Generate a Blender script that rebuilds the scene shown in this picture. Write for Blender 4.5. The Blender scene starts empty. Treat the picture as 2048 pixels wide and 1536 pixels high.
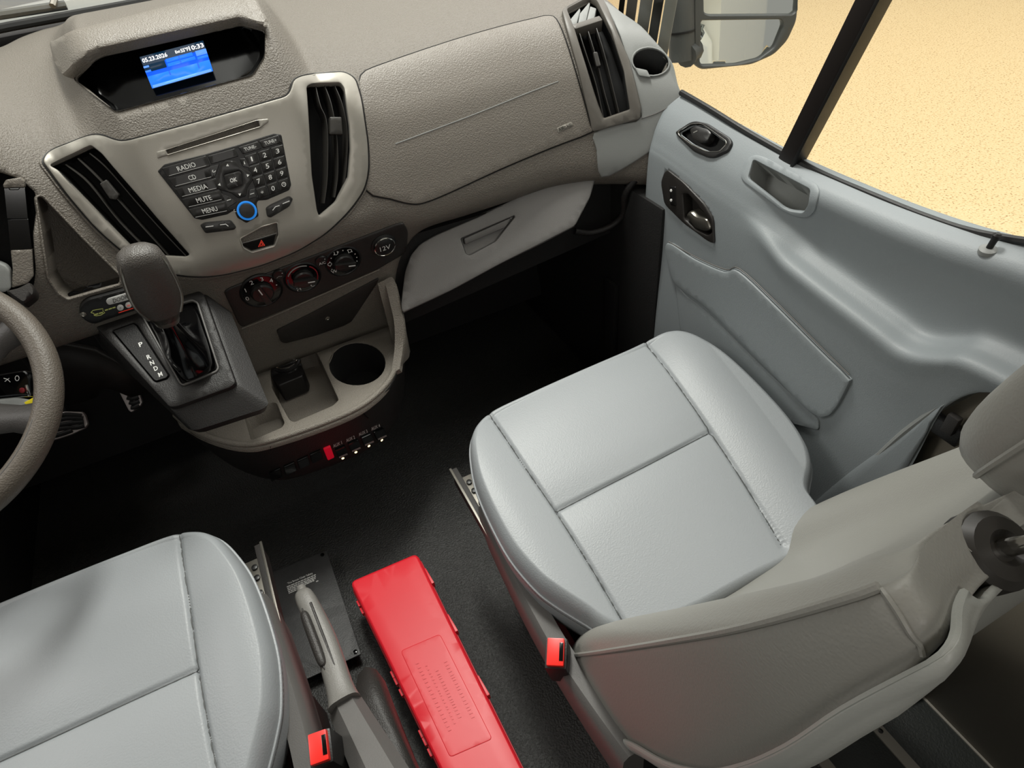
import bpy, bmesh, math, random
import numpy as np
from mathutils import Vector, Matrix
from mathutils.bvhtree import BVHTree
from mathutils.geometry import delaunay_2d_cdt

random.seed(4)
SC = bpy.context.scene
COL = SC.collection

# ------------------------------------------------------------------ camera
FPX = 1252.933
CAM = np.array([.026, 0.0, 1.376])
YAW, PITCH, ROLL = .383, -.743, -.127
_f = np.array([math.sin(YAW)*math.cos(PITCH), math.cos(YAW)*math.cos(PITCH), math.sin(PITCH)])
_r0 = np.array([math.cos(YAW), -math.sin(YAW), 0.]); _u0 = np.cross(_r0, _f)
RX = math.cos(ROLL)*_r0 + math.sin(ROLL)*_u0
UP = -math.sin(ROLL)*_r0 + math.cos(ROLL)*_u0
FW = _f
cd = bpy.data.cameras.new('camera'); cam = bpy.data.objects.new('camera', cd); COL.objects.link(cam)
cd.sensor_fit = 'HORIZONTAL'; cd.sensor_width = 36.0; cd.lens = FPX/2048*36.0
cd.clip_start = .01; cd.clip_end = 200
M = Matrix(((RX[0], UP[0], -FW[0], CAM[0]), (RX[1], UP[1], -FW[1], CAM[1]), (RX[2], UP[2], -FW[2], CAM[2]), (0, 0, 0, 1)))
cam.matrix_world = M
SC.camera = cam

# ------------------------------------------------------------------ light and exposure
SC.view_settings.view_transform = 'Standard'; SC.view_settings.look = 'None'
SC.view_settings.gamma = 1.0; SC.view_settings.use_curve_mapping = False
SC.view_settings.exposure = 0.0
W = bpy.data.worlds.new('world'); SC.world = W; W.use_nodes = True
W.node_tree.nodes['Background'].inputs[0].default_value = (1.0, .965, .90, 1)
W.node_tree.nodes['Background'].inputs[1].default_value = 0.35


def area(name, loc, target, sx, sy, power, col=(1, .97, .92)):
    d = bpy.data.lights.new(name, 'AREA'); d.shape = 'RECTANGLE'; d.size = sx; d.size_y = sy
    d.energy = power; d.color = col
    o = bpy.data.objects.new(name, d); COL.objects.link(o); o.location = loc
    o.rotation_euler = (Vector(target)-Vector(loc)).to_track_quat('-Z', 'Y').to_euler()
    return o


area('garage_lamp_front', (.45, 1.52, 3.0), (.25, .9, .5), .3, .7, 54)
area('garage_lamp_left', (-2.2, 1.6, 3.0), (.6, .8, .8), .8, 1.2, 26)
area('garage_lamp_right', (5.5, 2.2, 5.2), (5.0, 2.0, -.7), 12, 12, 1000, (1, .97, .92))
area('cabin_lamp', (.05, -.75, 1.78), (.3, .6, .5), .5, .3, 4)

# ------------------------------------------------------------------ helpers


def ray(p):
    return RX*(p[0]-1024) - UP*(p[1]-768) + FW*FPX


def at(p, x=None, y=None, z=None, pl=None):
    d = ray(p)
    if x is not None: t = (x-CAM[0])/d[0]
    elif y is not None: t = (y-CAM[1])/d[1]
    elif z is not None: t = (z-CAM[2])/d[2]
    else: t = np.dot(np.array(pl[0])-CAM, pl[1])/np.dot(d, pl[1])
    return CAM + d*t


def zp(s, ox, oy, *pts):
    return [(ox+a/s, oy+b/s) for a, b in pts]


Z1 = lambda *p: zp(2.926, 0, 0, *p)
Z2 = lambda *p: zp(2.56, 600, 0, *p)
Z4 = lambda *p: zp(2.793, 0, 450, *p)
Z5 = lambda *p: zp(2.792, 400, 430, *p)
Z8 = lambda *p: zp(5.389, 460, 440, *p)
ZD = lambda *p: zp(5.69, 1320, 230, *p)
ZV = lambda *p: zp(5.487, 1120, 0, *p)
ZC = lambda *p: zp(4.8, 0, 320, *p)
ZP = lambda *p: zp(4.518, 0, 660, *p)
ZB = lambda *p: zp(6.024, 560, 1300, *p)


def srgb(c):
    return tuple(((v/255)/12.92 if v/255 <= .04045 else ((v/255+.055)/1.055)**2.4) for v in c)


MATS = {}


def mat(name, rgb, rough=.5, metal=0., spec=.5, bump=None, coat=0., emit=None, var=None):
    m = bpy.data.materials.new(name); m.use_nodes = True
    nt = m.node_tree; b = nt.nodes['Principled BSDF']
    col = srgb(rgb)
    b.inputs['Base Color'].default_value = (*col, 1); b.inputs['Roughness'].default_value = rough
    b.inputs['Metallic'].default_value = metal; b.inputs['Specular IOR Level'].default_value = spec
    b.inputs['Coat Weight'].default_value = coat
    tc = nt.nodes.new('ShaderNodeTexCoord')
    if var:                                     # slow colour mottling of the material itself
        sc, amt = var
        n = nt.nodes.new('ShaderNodeTexNoise'); n.inputs['Scale'].default_value = sc; n.inputs['Detail'].default_value = 4
        nt.links.new(tc.outputs['Object'], n.inputs['Vector'])
        r = nt.nodes.new('ShaderNodeMix'); r.data_type = 'RGBA'
        r.inputs[6].default_value = (*[c*(1-amt) for c in col], 1); r.inputs[7].default_value = (*[min(1, c*(1+amt)) for c in col], 1)
        nt.links.new(n.outputs['Fac'], r.inputs[0]); nt.links.new(r.outputs[2], b.inputs['Base Color'])
    if bump:
        kind, sc, st, dist = bump
        if kind == 'voronoi':
            n = nt.nodes.new('ShaderNodeTexVoronoi'); n.feature = 'SMOOTH_F1'; out = 'Distance'
        else:
            n = nt.nodes.new('ShaderNodeTexNoise'); n.inputs['Detail'].default_value = 3; out = 'Fac'
        n.inputs['Scale'].default_value = sc
        nt.links.new(tc.outputs['Object'], n.inputs['Vector'])
        bp = nt.nodes.new('ShaderNodeBump'); bp.inputs['Strength'].default_value = st; bp.inputs['Distance'].default_value = dist
        nt.links.new(n.outputs[out], bp.inputs['Height']); nt.links.new(bp.outputs['Normal'], b.inputs['Normal'])
    if emit:
        b.inputs['Emission Color'].default_value = (*srgb(emit[0]), 1); b.inputs['Emission Strength'].default_value = emit[1]
    MATS[name] = m
    return m


mat('dash', (112, 106, 98), .40, spec=.5, bump=('noise', 380, .8, .003))
mat('dash_smooth', (122, 116, 108), .37, spec=.5, bump=('noise', 380, .6, .0025))
mat('silver', (152, 148, 140), .36, metal=.5, bump=('noise', 900, .12, .001))
mat('vent_bezel', (96, 92, 86), .42, bump=('noise', 600, .2, .001))
mat('black_plastic', (20, 19, 19), .38, bump=('noise', 500, .3, .001))
mat('black_matte', (14, 13, 13), .75, bump=('noise', 300, .4, .002))
mat('black_gloss', (7, 7, 8), .12)
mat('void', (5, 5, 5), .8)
mat('button_black', (30, 29, 28), .33, bump=('noise', 900, .15, .001))
mat('louver', (52, 50, 47), .42)
mat('dark_panel', (38, 35, 33), .48, bump=('noise', 500, .3, .001))
mat('console', (128, 122, 113), .5, bump=('noise', 420, .8, .003))
mat('console_dark', (30, 28, 27), .5, bump=('noise', 460, .4, .002))
mat('grey_light', (136, 138, 136), .5, bump=('noise', 500, .2, .001))
mat('glove', (122, 120, 118), .5, bump=('noise', 420, .35, .0015))
mat('door_grey', (138, 144, 147), .5, bump=('noise', 500, .25, .0012))
mat('vinyl', (147, 151, 154), .42, spec=.45, bump=('voronoi', 420, .18, .0015))
mat('seam_thread', (84, 86, 86), .7)
mat('vinyl_stitch', (120, 122, 121), .6)
mat('vinyl_warm_shade', (148, 147, 141), .45, spec=.45, bump=('voronoi', 420, .18, .0015))  # same seat vinyl, warm shade of the backrest put into the colour
mat('back_shell', (168, 170, 165), .45, bump=('noise', 400, .25, .001))
mat('valance', (96, 94, 92), .5, bump=('noise', 500, .3, .001))
mat('steel', (150, 146, 138), .3, metal=.9)
mat('chrome', (205, 203, 198), .12, metal=1.)
mat('wheel_leather', (84, 77, 69), .5, bump=('voronoi', 500, .35, .002))
mat('floor_vinyl', (52, 52, 51), .42, spec=.5, bump=('noise', 240, 1.0, .004))
mat('knob_leather', (72, 68, 64), .42, bump=('voronoi', 600, .4, .002))
mat('rubber', (22, 22, 22), .6)
mat('plate_black', (62, 62, 62), .5, bump=('noise', 350, .4, .002), var=(60, .25))
mat('red_plastic', (232, 38, 52), .4, bump=('noise', 60, .05, .002))
mat('red_buckle', (236, 36, 26), .35)
mat('white_print', (225, 225, 222), .6)
mat('grey_print', (150, 150, 148), .6)
mat('red_print', (226, 60, 40), .5, emit=((226, 60, 40), .35))
mat('red_glow', (150, 8, 26), .5, emit=((190, 8, 36), .5))
mat('cold_print', (70, 82, 92), .5)
mat('hot_print', (150, 30, 40), .5)
mat('yellow_tag', (226, 206, 30), .5)
mat('yellow_print', (214, 220, 130), .5)
mat('blue_ring', (30, 110, 190), .3, emit=((40, 130, 220), .55))
mat('screen_dark', (10, 40, 60), .3, emit=((12, 44, 70), .8))
mat('screen_blue', (30, 110, 255), .3, emit=((38, 120, 255), 1.0))
mat('screen_mid', (10, 80, 230), .3, emit=((6, 84, 226), 1.0))
mat('screen_pale', (90, 150, 255), .3, emit=((88, 146, 255), 1.0))
mat('screen_text', (250, 250, 250), .3, emit=((250, 250, 250), 1.1))
mat('led', (255, 210, 140), .3, emit=((255, 225, 165), 3.0))
mat('pedal_metal', (190, 182, 180), .4, metal=.5)
mat('car_white', (226, 227, 222), .2, coat=.6)
mat('seal', (12, 12, 12), .5)
mat('pillar_dark', (28, 22, 20), .45)
mat('mirror_grey', (78, 80, 79), .45, bump=('noise', 500, .15, .001))
mat('mirror_glass', (235, 238, 235), .02, metal=1.)
mat('beige_trim', (122, 116, 104), .55, bump=('noise', 500, .2, .001))
mat('strip_grey', (128, 124, 116), .5)
mat('paper', (196, 184, 160), .7)
mat('rear_floor', (34, 37, 35), .5, bump=('noise', 260, .4, .002))
mat('roof_lining', (170, 168, 162), .9)
mat('garage_wall', (214, 210, 200), .9)
mat('brake_grey', (120, 118, 114), .4, bump=('noise', 500, .35, .0015))
mat('brake_dark', (50, 47, 45), .45, bump=('noise', 420, .4, .002))

# speckled epoxy floor of the garage
m = mat('epoxy', (236, 206, 150), .55)
nt = m.node_tree; b = nt.nodes['Principled BSDF']
tc = nt.nodes.new('ShaderNodeTexCoord')
n1 = nt.nodes.new('ShaderNodeTexNoise'); n1.inputs['Scale'].default_value = 75; n1.inputs['Detail'].default_value = 2
n2 = nt.nodes.new('ShaderNodeTexNoise'); n2.inputs['Scale'].default_value = 48; n2.inputs['Detail'].default_value = 3
for n in (n1, n2): nt.links.new(tc.outputs['Object'], n.inputs['Vector'])
r1 = nt.nodes.new('ShaderNodeValToRGB'); e = r1.color_ramp.elements
e[0].position = .335; e[0].color = (*srgb((150, 112, 66)), 1); e[1].position = .435; e[1].color = (*srgb((222, 193, 143)), 1)
e2 = r1.color_ramp.elements.new(.7); e2.color = (*srgb((230, 206, 162)), 1)
mx = nt.nodes.new('ShaderNodeMix'); mx.data_type = 'FLOAT'; mx.inputs[0].default_value = .25
nt.links.new(n1.outputs['Fac'], mx.inputs[2]); nt.links.new(n2.outputs['Fac'], mx.inputs[3])
nt.links.new(mx.outputs[0], r1.inputs['Fac']); nt.links.new(r1.outputs['Color'], b.inputs['Base Color'])

# clear glass that lets light through, with a fresnel reflection
m = bpy.data.materials.new('glass'); m.use_nodes = True; nt = m.node_tree; nt.nodes.clear()
o = nt.nodes.new('ShaderNodeOutputMaterial'); t = nt.nodes.new('ShaderNodeBsdfTransparent'); t.inputs[0].default_value = (.97, .985, .975, 1)
g = nt.nodes.new('ShaderNodeBsdfGlossy'); g.inputs['Roughness'].default_value = .0
lw = nt.nodes.new('ShaderNodeLayerWeight'); lw.inputs['Blend'].default_value = .5
pw_ = nt.nodes.new('ShaderNodeMath'); pw_.operation = 'POWER'; pw_.inputs[1].default_value = 5; nt.links.new(lw.outputs['Facing'], pw_.inputs[0])
fr = nt.nodes.new('ShaderNodeMath'); fr.operation = 'MULTIPLY_ADD'; fr.inputs[1].default_value = .5; fr.inputs[2].default_value = .02; nt.links.new(pw_.outputs[0], fr.inputs[0]); x = nt.nodes.new('ShaderNodeMixShader')
nt.links.new(fr.outputs[0], x.inputs[0]); nt.links.new(t.outputs[0], x.inputs[1]); nt.links.new(g.outputs[0], x.inputs[2]); nt.links.new(x.outputs[0], o.inputs[0])
MATS['glass'] = m


def thing(name, label, cat, loc, group=None, kind=None):
    o = bpy.data.objects.new(name, None); COL.objects.link(o); o.location = loc
    o.empty_display_size = .05
    if label: o['label'] = label
    if cat: o['category'] = cat
    if group: o['group'] = group
    if kind: o['kind'] = kind
    return o


def wloc(o):
    l = Vector((0, 0, 0))
    while o is not None:
        l += o.location; o = o.parent
    return l


def mobj(name, verts, faces, m, parent=None, smooth=True, label=None, angle=40):
    me = bpy.data.meshes.new(name)
    vs = np.array(verts, dtype=float).reshape(-1, 3)
    c = vs.mean(0)
    base = wloc(parent) if parent is not None else Vector((0, 0, 0))
    me.from_pydata((vs-c).tolist(), [], [tuple(int(i) for i in f) for f in faces])
    me.materials.append(MATS[m])
    bm = bmesh.new(); bm.from_mesh(me); bmesh.ops.recalc_face_normals(bm, faces=bm.faces); bm.to_mesh(me); bm.free()
    if smooth:
        me.polygons.foreach_set('use_smooth', [True]*len(me.polygons))
        me.set_sharp_from_angle(angle=math.radians(angle))
    o = bpy.data.objects.new(name, me); COL.objects.link(o)
    if parent is not None: o.parent = parent
    o.location = Vector(c)-base
    if label: o['label'] = label
    return o


def mod(o, kind, **k):
    md = o.modifiers.new(kind.lower(), kind)
    for a, v in k.items(): setattr(md, a, v)
    return o


# ---- 2D polygon tools (pixel space or plan space)
def cr(pts, n=8, closed=False):
    P = np.array(pts, float); N = len(P); out = []
    rng = range(N if closed else N-1)
    for i in rng:
        g = lambda k: P[k % N] if closed else P[min(max(k, 0), N-1)]
        a, b_, c, d = g(i-1), g(i), g(i+1), g(i+2)
        for k in range(n):
            t = k/n
            out.append(.5*((2*b_)+(-a+c)*t+(2*a-5*b_+4*c-d)*t*t+(-a+3*b_-3*c+d)*t**3))
    if not closed: out.append(P[-1])
    return np.array(out)


def rnd(pts, r, n=5):
    P = [np.array(p, float) for p in pts]; N = len(P); out = []
    for i in range(N):
        a, b_, c = P[i-1], P[i], P[(i+1) % N]
        d1 = a-b_; d2 = c-b_; l1 = np.linalg.norm(d1); l2 = np.linalg.norm(d2)
        rr = min(r, l1*.45, l2*.45)
        s = b_+d1/l1*rr; e_ = b_+d2/l2*rr
        for k in range(n+1):
            t = k/n; out.append((1-t)**2*s+2*t*(1-t)*b_+t*t*e_)
    return np.array(out)


def resample(P, step):
    P = np.array(P, float); out = []
    for i in range(len(P)):
        a, b_ = P[i], P[(i+1) % len(P)]; l = np.linalg.norm(b_-a)
        if l < 1e-9: continue
        k = max(1, int(math.ceil(l/step)))
        for j in range(k): out.append(a+(b_-a)*j/k)
    return np.array(out)


def sarea(P):
    P = np.array(P); q = np.roll(P, -1, 0); return .5*np.sum(P[:, 0]*q[:, 1]-q[:, 0]*P[:, 1])


def inset(P, d):
    """offset a closed outline inwards by d (outwards if negative), dropping points that fold over"""
    P = resample(np.array(P, float), 5)
    Q = inset0(P, d)
    if len(P) < 5: return Q
    A = P; B = np.roll(P, -1, 0); ab = B-A; L2 = np.maximum((ab**2).sum(1), 1e-9)
    keep = []
    for q in Q:
        t = np.clip(((q-A)*ab).sum(1)/L2, 0, 1); m_ = np.min(((q-(A+t[:, None]*ab))**2).sum(1))
        keep.append(m_ > (abs(d)*.93)**2)
    R_ = Q[np.array(keep)]
    return R_ if len(R_) > 4 else Q


def inset0(P, d):
    P = np.array(P, float)
    s = 1 if sarea(P) > 0 else -1
    pr = np.roll(P, 1, 0); nx = np.roll(P, -1, 0)
    def nrm(v): return v/np.maximum(np.linalg.norm(v, axis=1, keepdims=True), 1e-9)
    e1 = nrm(P-pr); e2 = nrm(nx-P)
    n1_ = np.stack([-e1[:, 1], e1[:, 0]], 1)*s; n2_ = np.stack([-e2[:, 1], e2[:, 0]], 1)*s
    n = nrm(n1_+n2_); c = np.clip((n*n1_).sum(1), .5, 1)[:, None]
    return P+n*d/c


def inside(P, pts):
    P = np.array(P); pts = np.array(pts); r = np.zeros(len(pts), bool)
    x, y = pts[:, 0], pts[:, 1]
    for i in range(len(P)):
        a, b_ = P[i-1], P[i]
        c = (a[1] > y) != (b_[1] > y)
        with np.errstate(divide='ignore', invalid='ignore'):
            xi = (b_[0]-a[0])*(y-a[1])/(b_[1]-a[1])+a[0]
        r ^= c & (x < xi)
    return r


def fill(loops, step, extra=None):
    """triangulate outer loop with holes -> pts (the loops first), tris"""
    outer = loops[0]; pts = []; edges = []
    for L in loops:
        s = len(pts); n = len(L); pts += [tuple(p) for p in L]
        edges += [(s+i, s+(i+1) % n) for i in range(n)]
    if step:
        mn = outer.min(0); mxx = outer.max(0); g = []
        j = 0; y = mn[1]+step*.6
        while y < mxx[1]:
            x = mn[0]+step*(.5 if j % 2 else .1)
            while x < mxx[0]:
                g.append((x, y)); x += step
            y += step*.87; j += 1
        if g:
            g = np.array(g); ok = inside(outer, g)
            for h in loops[1:]: ok &= ~inside(h, g)
            g = g[ok]
            B = np.array(pts)
            if len(g):
                d = np.array([np.min(np.sum((B-q)**2, 1)) for q in g]); g = g[d > (step*.45)**2]
            pts += [tuple(q) for q in g]
    res = delaunay_2d_cdt([Vector(p) for p in pts], edges, [], 0, 1e-7)
    V = np.array([tuple(v) for v in res[0]]); T = np.array([tuple(f) for f in res[2]])
    c = V[T].mean(1); ok = inside(outer, c)
    for h in loops[1:]: ok &= ~inside(h, c)
    # map CDT verts back to input order for loops
    back = {}
    for k, src in enumerate(res[3]):
        for s in src: back[s] = k
    return V, T[ok], back


class Surf:
    """smooth surface through a grid of 3D control points"""
    def __init__(self, P, k=10):
        self.P = np.array(P, float); self.nu, self.nv = self.P.shape[:2]
        U = np.linspace(0, self.nu-1, (self.nu-1)*k+1); Vv = np.linspace(0, self.nv-1, (self.nv-1)*k+1)
        self.U, self.V = U, Vv
        uu, vv = np.meshgrid(U, Vv, indexing='ij')
        self.G = self.ev(uu.ravel(), vv.ravel()); nU, nV = len(U), len(Vv); self.uv = np.stack([uu.ravel(), vv.ravel()], 1)
        T = []
        for i in range(nU-1):
            for j in range(nV-1):
                a = i*nV+j; T += [(a, a+nV, a+nV+1), (a, a+nV+1, a+1)]
        self.T = T
        self.bvh = BVHTree.FromPolygons([Vector(p) for p in self.G], T)
        mid = np.array([self.nu/2-.5, self.nv/2-.5])
        self.sign = 1
        n = self.nor(mid[0], mid[1]); p = self.ev(np.array([mid[0]]), np.array([mid[1]]))[0]
        if np.dot(n, CAM-p) < 0: self.sign = -1

    def ev(self, u, v):
        def basis(t, n):
            t = np.clip(t, 0, n-1); i = np.minimum(t.astype(int), n-2); f = t-i
            w = np.stack([.5*(-f+2*f*f-f**3), .5*(2-5*f*f+3*f**3), .5*(f+4*f*f-3*f**3), .5*(-f*f+f**3)], -1)
            idx = np.stack([i-1, i, i+1, i+2], -1)
            return w, idx, n
        def ext(A, i):        # linear extrapolation beyond the ends
            n = A.shape[0]
            lo = 2*A[0]-A[1]; hi = 2*A[-1]-A[-2]
            B = np.concatenate([lo[None], A, hi[None]], 0)
            return B
        B = ext(self.P, 0); B = ext(B.transpose(1, 0, 2), 0).transpose(1, 0, 2)
        wu, iu, _ = basis(np.asarray(u, float), self.nu); wv, iv, _ = basis(np.asarray(v, float), self.nv)
        out = np.zeros((len(wu), 3))
        for a in range(4):
            for c in range(4):
                out += (wu[:, a]*wv[:, c])[:, None]*B[iu[:, a]+1, iv[:, c]+1]
        return out

    def nor(self, u, v, e=.02):
        u0, u1 = max(u-e, 0), min(u+e, self.nu-1); v0, v1 = max(v-e, 0), min(v+e, self.nv-1)
        q = self.ev(np.array([u0, u1, u, u]), np.array([v, v, v0, v1]))
        n = np.cross(q[1]-q[0], q[3]-q[2]); l = np.linalg.norm(n)
        return self.sign*n/max(l, 1e-12)

    def hit(self, px):
        d = ray(px); d = d/np.linalg.norm(d)
        loc, nn, idx, dist = self.bvh.ray_cast(Vector(CAM), Vector(d))
        if loc is None:
            best = None
            loc, nn, idx, dist = self.bvh.find_nearest(Vector(CAM+d*1.35))
            print('MISS', px)
        t = self.T[idx]; p = np.array(loc)
        a, b_, c = self.G[t[0]], self.G[t[1]], self.G[t[2]]
        v0, v1, v2 = b_-a, c-a, p-a
        d00, d01, d11, d20, d21 = v0@v0, v0@v1, v1@v1, v2@v0, v2@v1
        den = d00*d11-d01*d01; w1 = (d11*d20-d01*d21)/den; w2 = (d00*d21-d01*d20)/den
        uv = self.uv[t[0]]*(1-w1-w2)+self.uv[t[1]]*w1+self.uv[t[2]]*w2
        return p, self.nor(uv[0], uv[1]), uv

    def pt(self, px, h=0.):
        p, n, _ = self.hit(px); return p+n*h

    def body(self, name, m, parent, holes_px=(), ku=6, kv=6, u0=0, u1=None, v0=0, v1=None, thick=.006):
        u1 = self.nu-1 if u1 is None else u1; v1 = self.nv-1 if v1 is None else v1
        holes = [resample(np.array([self.hit(p)[2] for p in resample(H, 9)]), .12) for H in holes_px]
        nu_, nv_ = int((u1-u0)*ku), int((v1-v0)*kv)
        us = np.linspace(u0, u1, nu_+1); vs = np.linspace(v0, v1, nv_+1)
        outer = np.array([(u, v0) for u in us[:-1]]+[(u1, v) for v in vs[:-1]]+[(u, v1) for u in us[::-1][:-1]]+[(u0, v) for v in vs[::-1][:-1]])
        loops = [outer]+holes
        pts = []; edges = []
        for L in loops:
            s = len(pts); n = len(L); pts += [tuple(p) for p in L]; edges += [(s+i, s+(i+1) % n) for i in range(n)]
        g = np.array([(u, v) for u in us[1:-1] for v in vs[1:-1]]); ok = np.ones(len(g), bool)
        for h in holes: ok &= ~inside(h, g)
        g = g[ok]
        hb = np.concatenate(holes) if holes else np.zeros((0, 2))
        if len(hb):
            d = np.array([np.min(np.sum((hb-q)**2, 1)) for q in g]); g = g[d > .05**2]
        pts += [tuple(q) for q in g]
        res = delaunay_2d_cdt([Vector(p) for p in pts], edges, [], 0, 1e-7)
        V = np.array([tuple(v) for v in res[0]]); T = np.array([tuple(f) for f in res[2]])
        c = V[T].mean(1); ok = np.ones(len(T), bool)
        for h in holes: ok &= ~inside(h, c)
        o = mobj(name, self.ev(V[:, 0], V[:, 1]), T[ok], m, parent)
        # orient towards the viewer side, then thicken away from it
        me = o.data
        q = me.polygons[len(me.polygons)//2]
        if np.dot(np.array(q.normal), CAM-np.array(q.center)-np.array(wloc(o))) < 0: me.flip_normals()
        mod(o, 'SOLIDIFY', thickness=thick, offset=-1)
        return o


class Plane:
    def __init__(self, p0, n):
        self.p0 = np.array(p0, float); n = np.array(n, float); self.n = n/np.linalg.norm(n)
        if np.dot(self.n, CAM-self.p0) < 0: self.n = -self.n

    def hit(self, px):
        return at(px, pl=(self.p0, self.n)), self.n, None

    def pt(self, px, h=0.):
        return self.hit(px)[0]+self.n*h


def panel(name, S, out, m, parent, h=.003, back=-.002, bevel=2.0, bh=None, holes=(), step=9, seg=7, label=None, smooth=True, angle=40):
    """raised plate that follows surface S inside an outline"""
    bh = min(abs(h-back)*.5, .002) if bh is None else bh
    loops = [resample(out, seg)]+[resample(H, seg) for H in holes]
    V = []; F = []
    rings = []
    ins = []
    for k, L in enumerate(loops):
        I = inset0(L, bevel if k == 0 else -bevel); ins.append(I)
        hits = [S.hit(p) for p in L]
        a = [p+n*back for p, n, _ in hits]; b_ = [p+n*(h-bh) for p, n, _ in hits]
        mid = [S.hit(p) for p in L+(I-L)*.35]
        c = [p+n*(h-bh*.25) for p, n, _ in mid]
        s = len(V); n_ = len(L); V += a+b_+c
        for i in range(n_):
            j = (i+1) % n_
            F.append((s+i, s+j, s+n_+j, s+n_+i)); F.append((s+n_+i, s+n_+j, s+2*n_+j, s+2*n_+i))
        rings.append((s+2*n_, n_))
    P2, T, bk = fill(ins, step)
    s = len(V)
    V += [S.pt(p, h) for p in P2]
    F += [(s+a, s+b_, s+c) for a, b_, c in T]
    k0 = 0
    for r, n_ in rings:
        for i in range(n_):
            j = (i+1) % n_
            F.append((r+i, r+j, s+bk[k0+j], s+bk[k0+i]))
        k0 += n_
    if m in ('mirror_glass', 'black_gloss', 'chrome'): angle = 12
    return mobj(name, V, F, m, parent, smooth=smooth, label=label, angle=angle)


def recess(name, S, out, depth, m, parent, dirv=None, h0=0., scale=1., bottom_m=None, seg=8):
    L = resample(out, seg); hits = [S.hit(p) for p in L]
    nav = np.mean([h[1] for h in hits], 0); nav /= np.linalg.norm(nav)
    d = -nav if dirv is None else np.array(dirv, float)/np.linalg.norm(dirv)
    A = np.array([p+n*h0 for p, n, _ in hits]); c = A.mean(0)
    B = c+(A-c)*scale+d*depth
    n_ = len(L); V = list(A)+list(B); F = [(i, (i+1) % n_, n_+(i+1) % n_, n_+i) for i in range(n_)]
    P2, T, bk = fill([np.array(L)], 0)
    ib = {v: k for k, v in bk.items()}
    F += [(n_+ib[a], n_+ib[b_], n_+ib[c_]) for a, b_, c_ in T]
    o = mobj(name, V, F, m, parent, angle=30)
    return o, d


def tube(name, pts, r, m, parent=None, n=8, closed=False, caps=True, label=None, flat=None):
    P = np.array(pts, float); N = len(P); V = []; F = []
    rr = np.broadcast_to(np.array(r, float), (N,))
    up = None
    for i in range(N):
        a = P[(i-1) % N] if (closed or i > 0) else P[i]; b_ = P[(i+1) % N] if (closed or i < N-1) else P[i]
        t = b_-a; t /= np.linalg.norm(t)
        if up is None:
            up = np.cross(t, [0, 0, 1.]) if abs(t[2]) < .9 else np.cross(t, [1., 0, 0])
        up = up-t*np.dot(up, t); up /= np.linalg.norm(up); sd = np.cross(t, up)
        for k in range(n):
            w = 2*math.pi*k/n
            V.append(P[i]+rr[i]*(math.cos(w)*up+math.sin(w)*sd))
    for i in range(N if closed else N-1):
        for k in range(n):
            a = i*n+k; b_ = i*n+(k+1) % n; c = ((i+1) % N)*n+(k+1) % n; d = ((i+1) % N)*n+k
            F.append((a, b_, c, d))
    if caps and not closed:
        F.append(tuple(range(n))[::-1]); F.append(tuple((N-1)*n+k for k in range(n)))
    return mobj(name, V, F, m, parent, label=label)


def frame(n, up=(0, 0, 1)):
    n = np.array(n, float); n /= np.linalg.norm(n)
    up = np.array(up, float)
    if abs(np.dot(n, up)) > .98: up = np.array([0, 1., 0])
    x = np.cross(up, n); x /= np.linalg.norm(x); y = np.cross(n, x)
    return x, y, n


def lathe(name, c, n, prof, m, parent=None, seg=28, label=None, sx=1., up=(0, 0, 1), angle=35):
    """profile of (radius, height along n)"""
    x, y, n = frame(n, up); V = []; F = []; K = len(prof)
    for k in range(seg):
        w = 2*math.pi*k/seg; d = math.cos(w)*x*sx+math.sin(w)*y
        for r, h in prof: V.append(np.array(c)+d*max(r, 1e-5)+n*h)
    for k in range(seg):
        j = (k+1) % seg
        for i in range(K-1): F.append((k*K+i, j*K+i, j*K+i+1, k*K+i+1))
    F.append(tuple(k*K+K-1 for k in range(seg)))
    if prof[0][0] > .0005: F.append(tuple(k*K for k in range(seg))[::-1])
    return mobj(name, V, F, m, parent, label=label, angle=angle)


def rbox(name, c, size, m, parent=None, ax=None, bevel=.004, seg=2, label=None):
    bm = bmesh.new(); bmesh.ops.create_cube(bm, size=1)
    for v in bm.verts: v.co = Vector((v.co.x*size[0], v.co.y*size[1], v.co.z*size[2]))
    if bevel: bmesh.ops.bevel(bm, geom=list(bm.edges), offset=min(bevel, min(size)*.45), segments=seg, profile=.7, affect='EDGES')
    X, Y, Zz = ax if ax is not None else ((1, 0, 0), (0, 1, 0), (0, 0, 1))
    X, Y, Zz = np.array(X), np.array(Y), np.array(Zz)
    bm.verts.index_update()
    V = [np.array(c)+X*v.co.x+Y*v.co.y+Zz*v.co.z for v in bm.verts]; F = [[v.index for v in f.verts] for f in bm.faces]
    bm.free()
    return mobj(name, V, F, m, parent, label=label)


def loft(name, rings, m, parent=None, caps=True, label=None, closed=True, angle=50):
    n = len(rings[0]); assert all(len(r) == n for r in rings), name; V = [p for r in rings for p in r]; F = []
    for i in range(len(rings)-1):
        for k in range(n if closed else n-1):
            j = (k+1) % n; F.append((i*n+k, i*n+j, (i+1)*n+j, (i+1)*n+k))
    if caps and closed:
        F.append(tuple(range(n))[::-1]); F.append(tuple((len(rings)-1)*n+k for k in range(n)))
    return mobj(name, V, F, m, parent, label=label, angle=angle)


def prism(name, poly, d, m, parent=None, bevel=0., label=None):
    A = [np.array(p, float) for p in poly]; n = len(A); d = np.array(d, float)
    V = A+[p+d for p in A]; F = [tuple(range(n)), tuple(range(n, 2*n))[::-1]]+[(i, (i+1) % n, n+(i+1) % n, n+i) for i in range(n)]
    o = mobj(name, V, F, m, parent, label=label, angle=30)
    if bevel: mod(o, 'BEVEL', width=bevel, segments=2, limit_method='ANGLE', angle_limit=math.radians(40))
    return o


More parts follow.
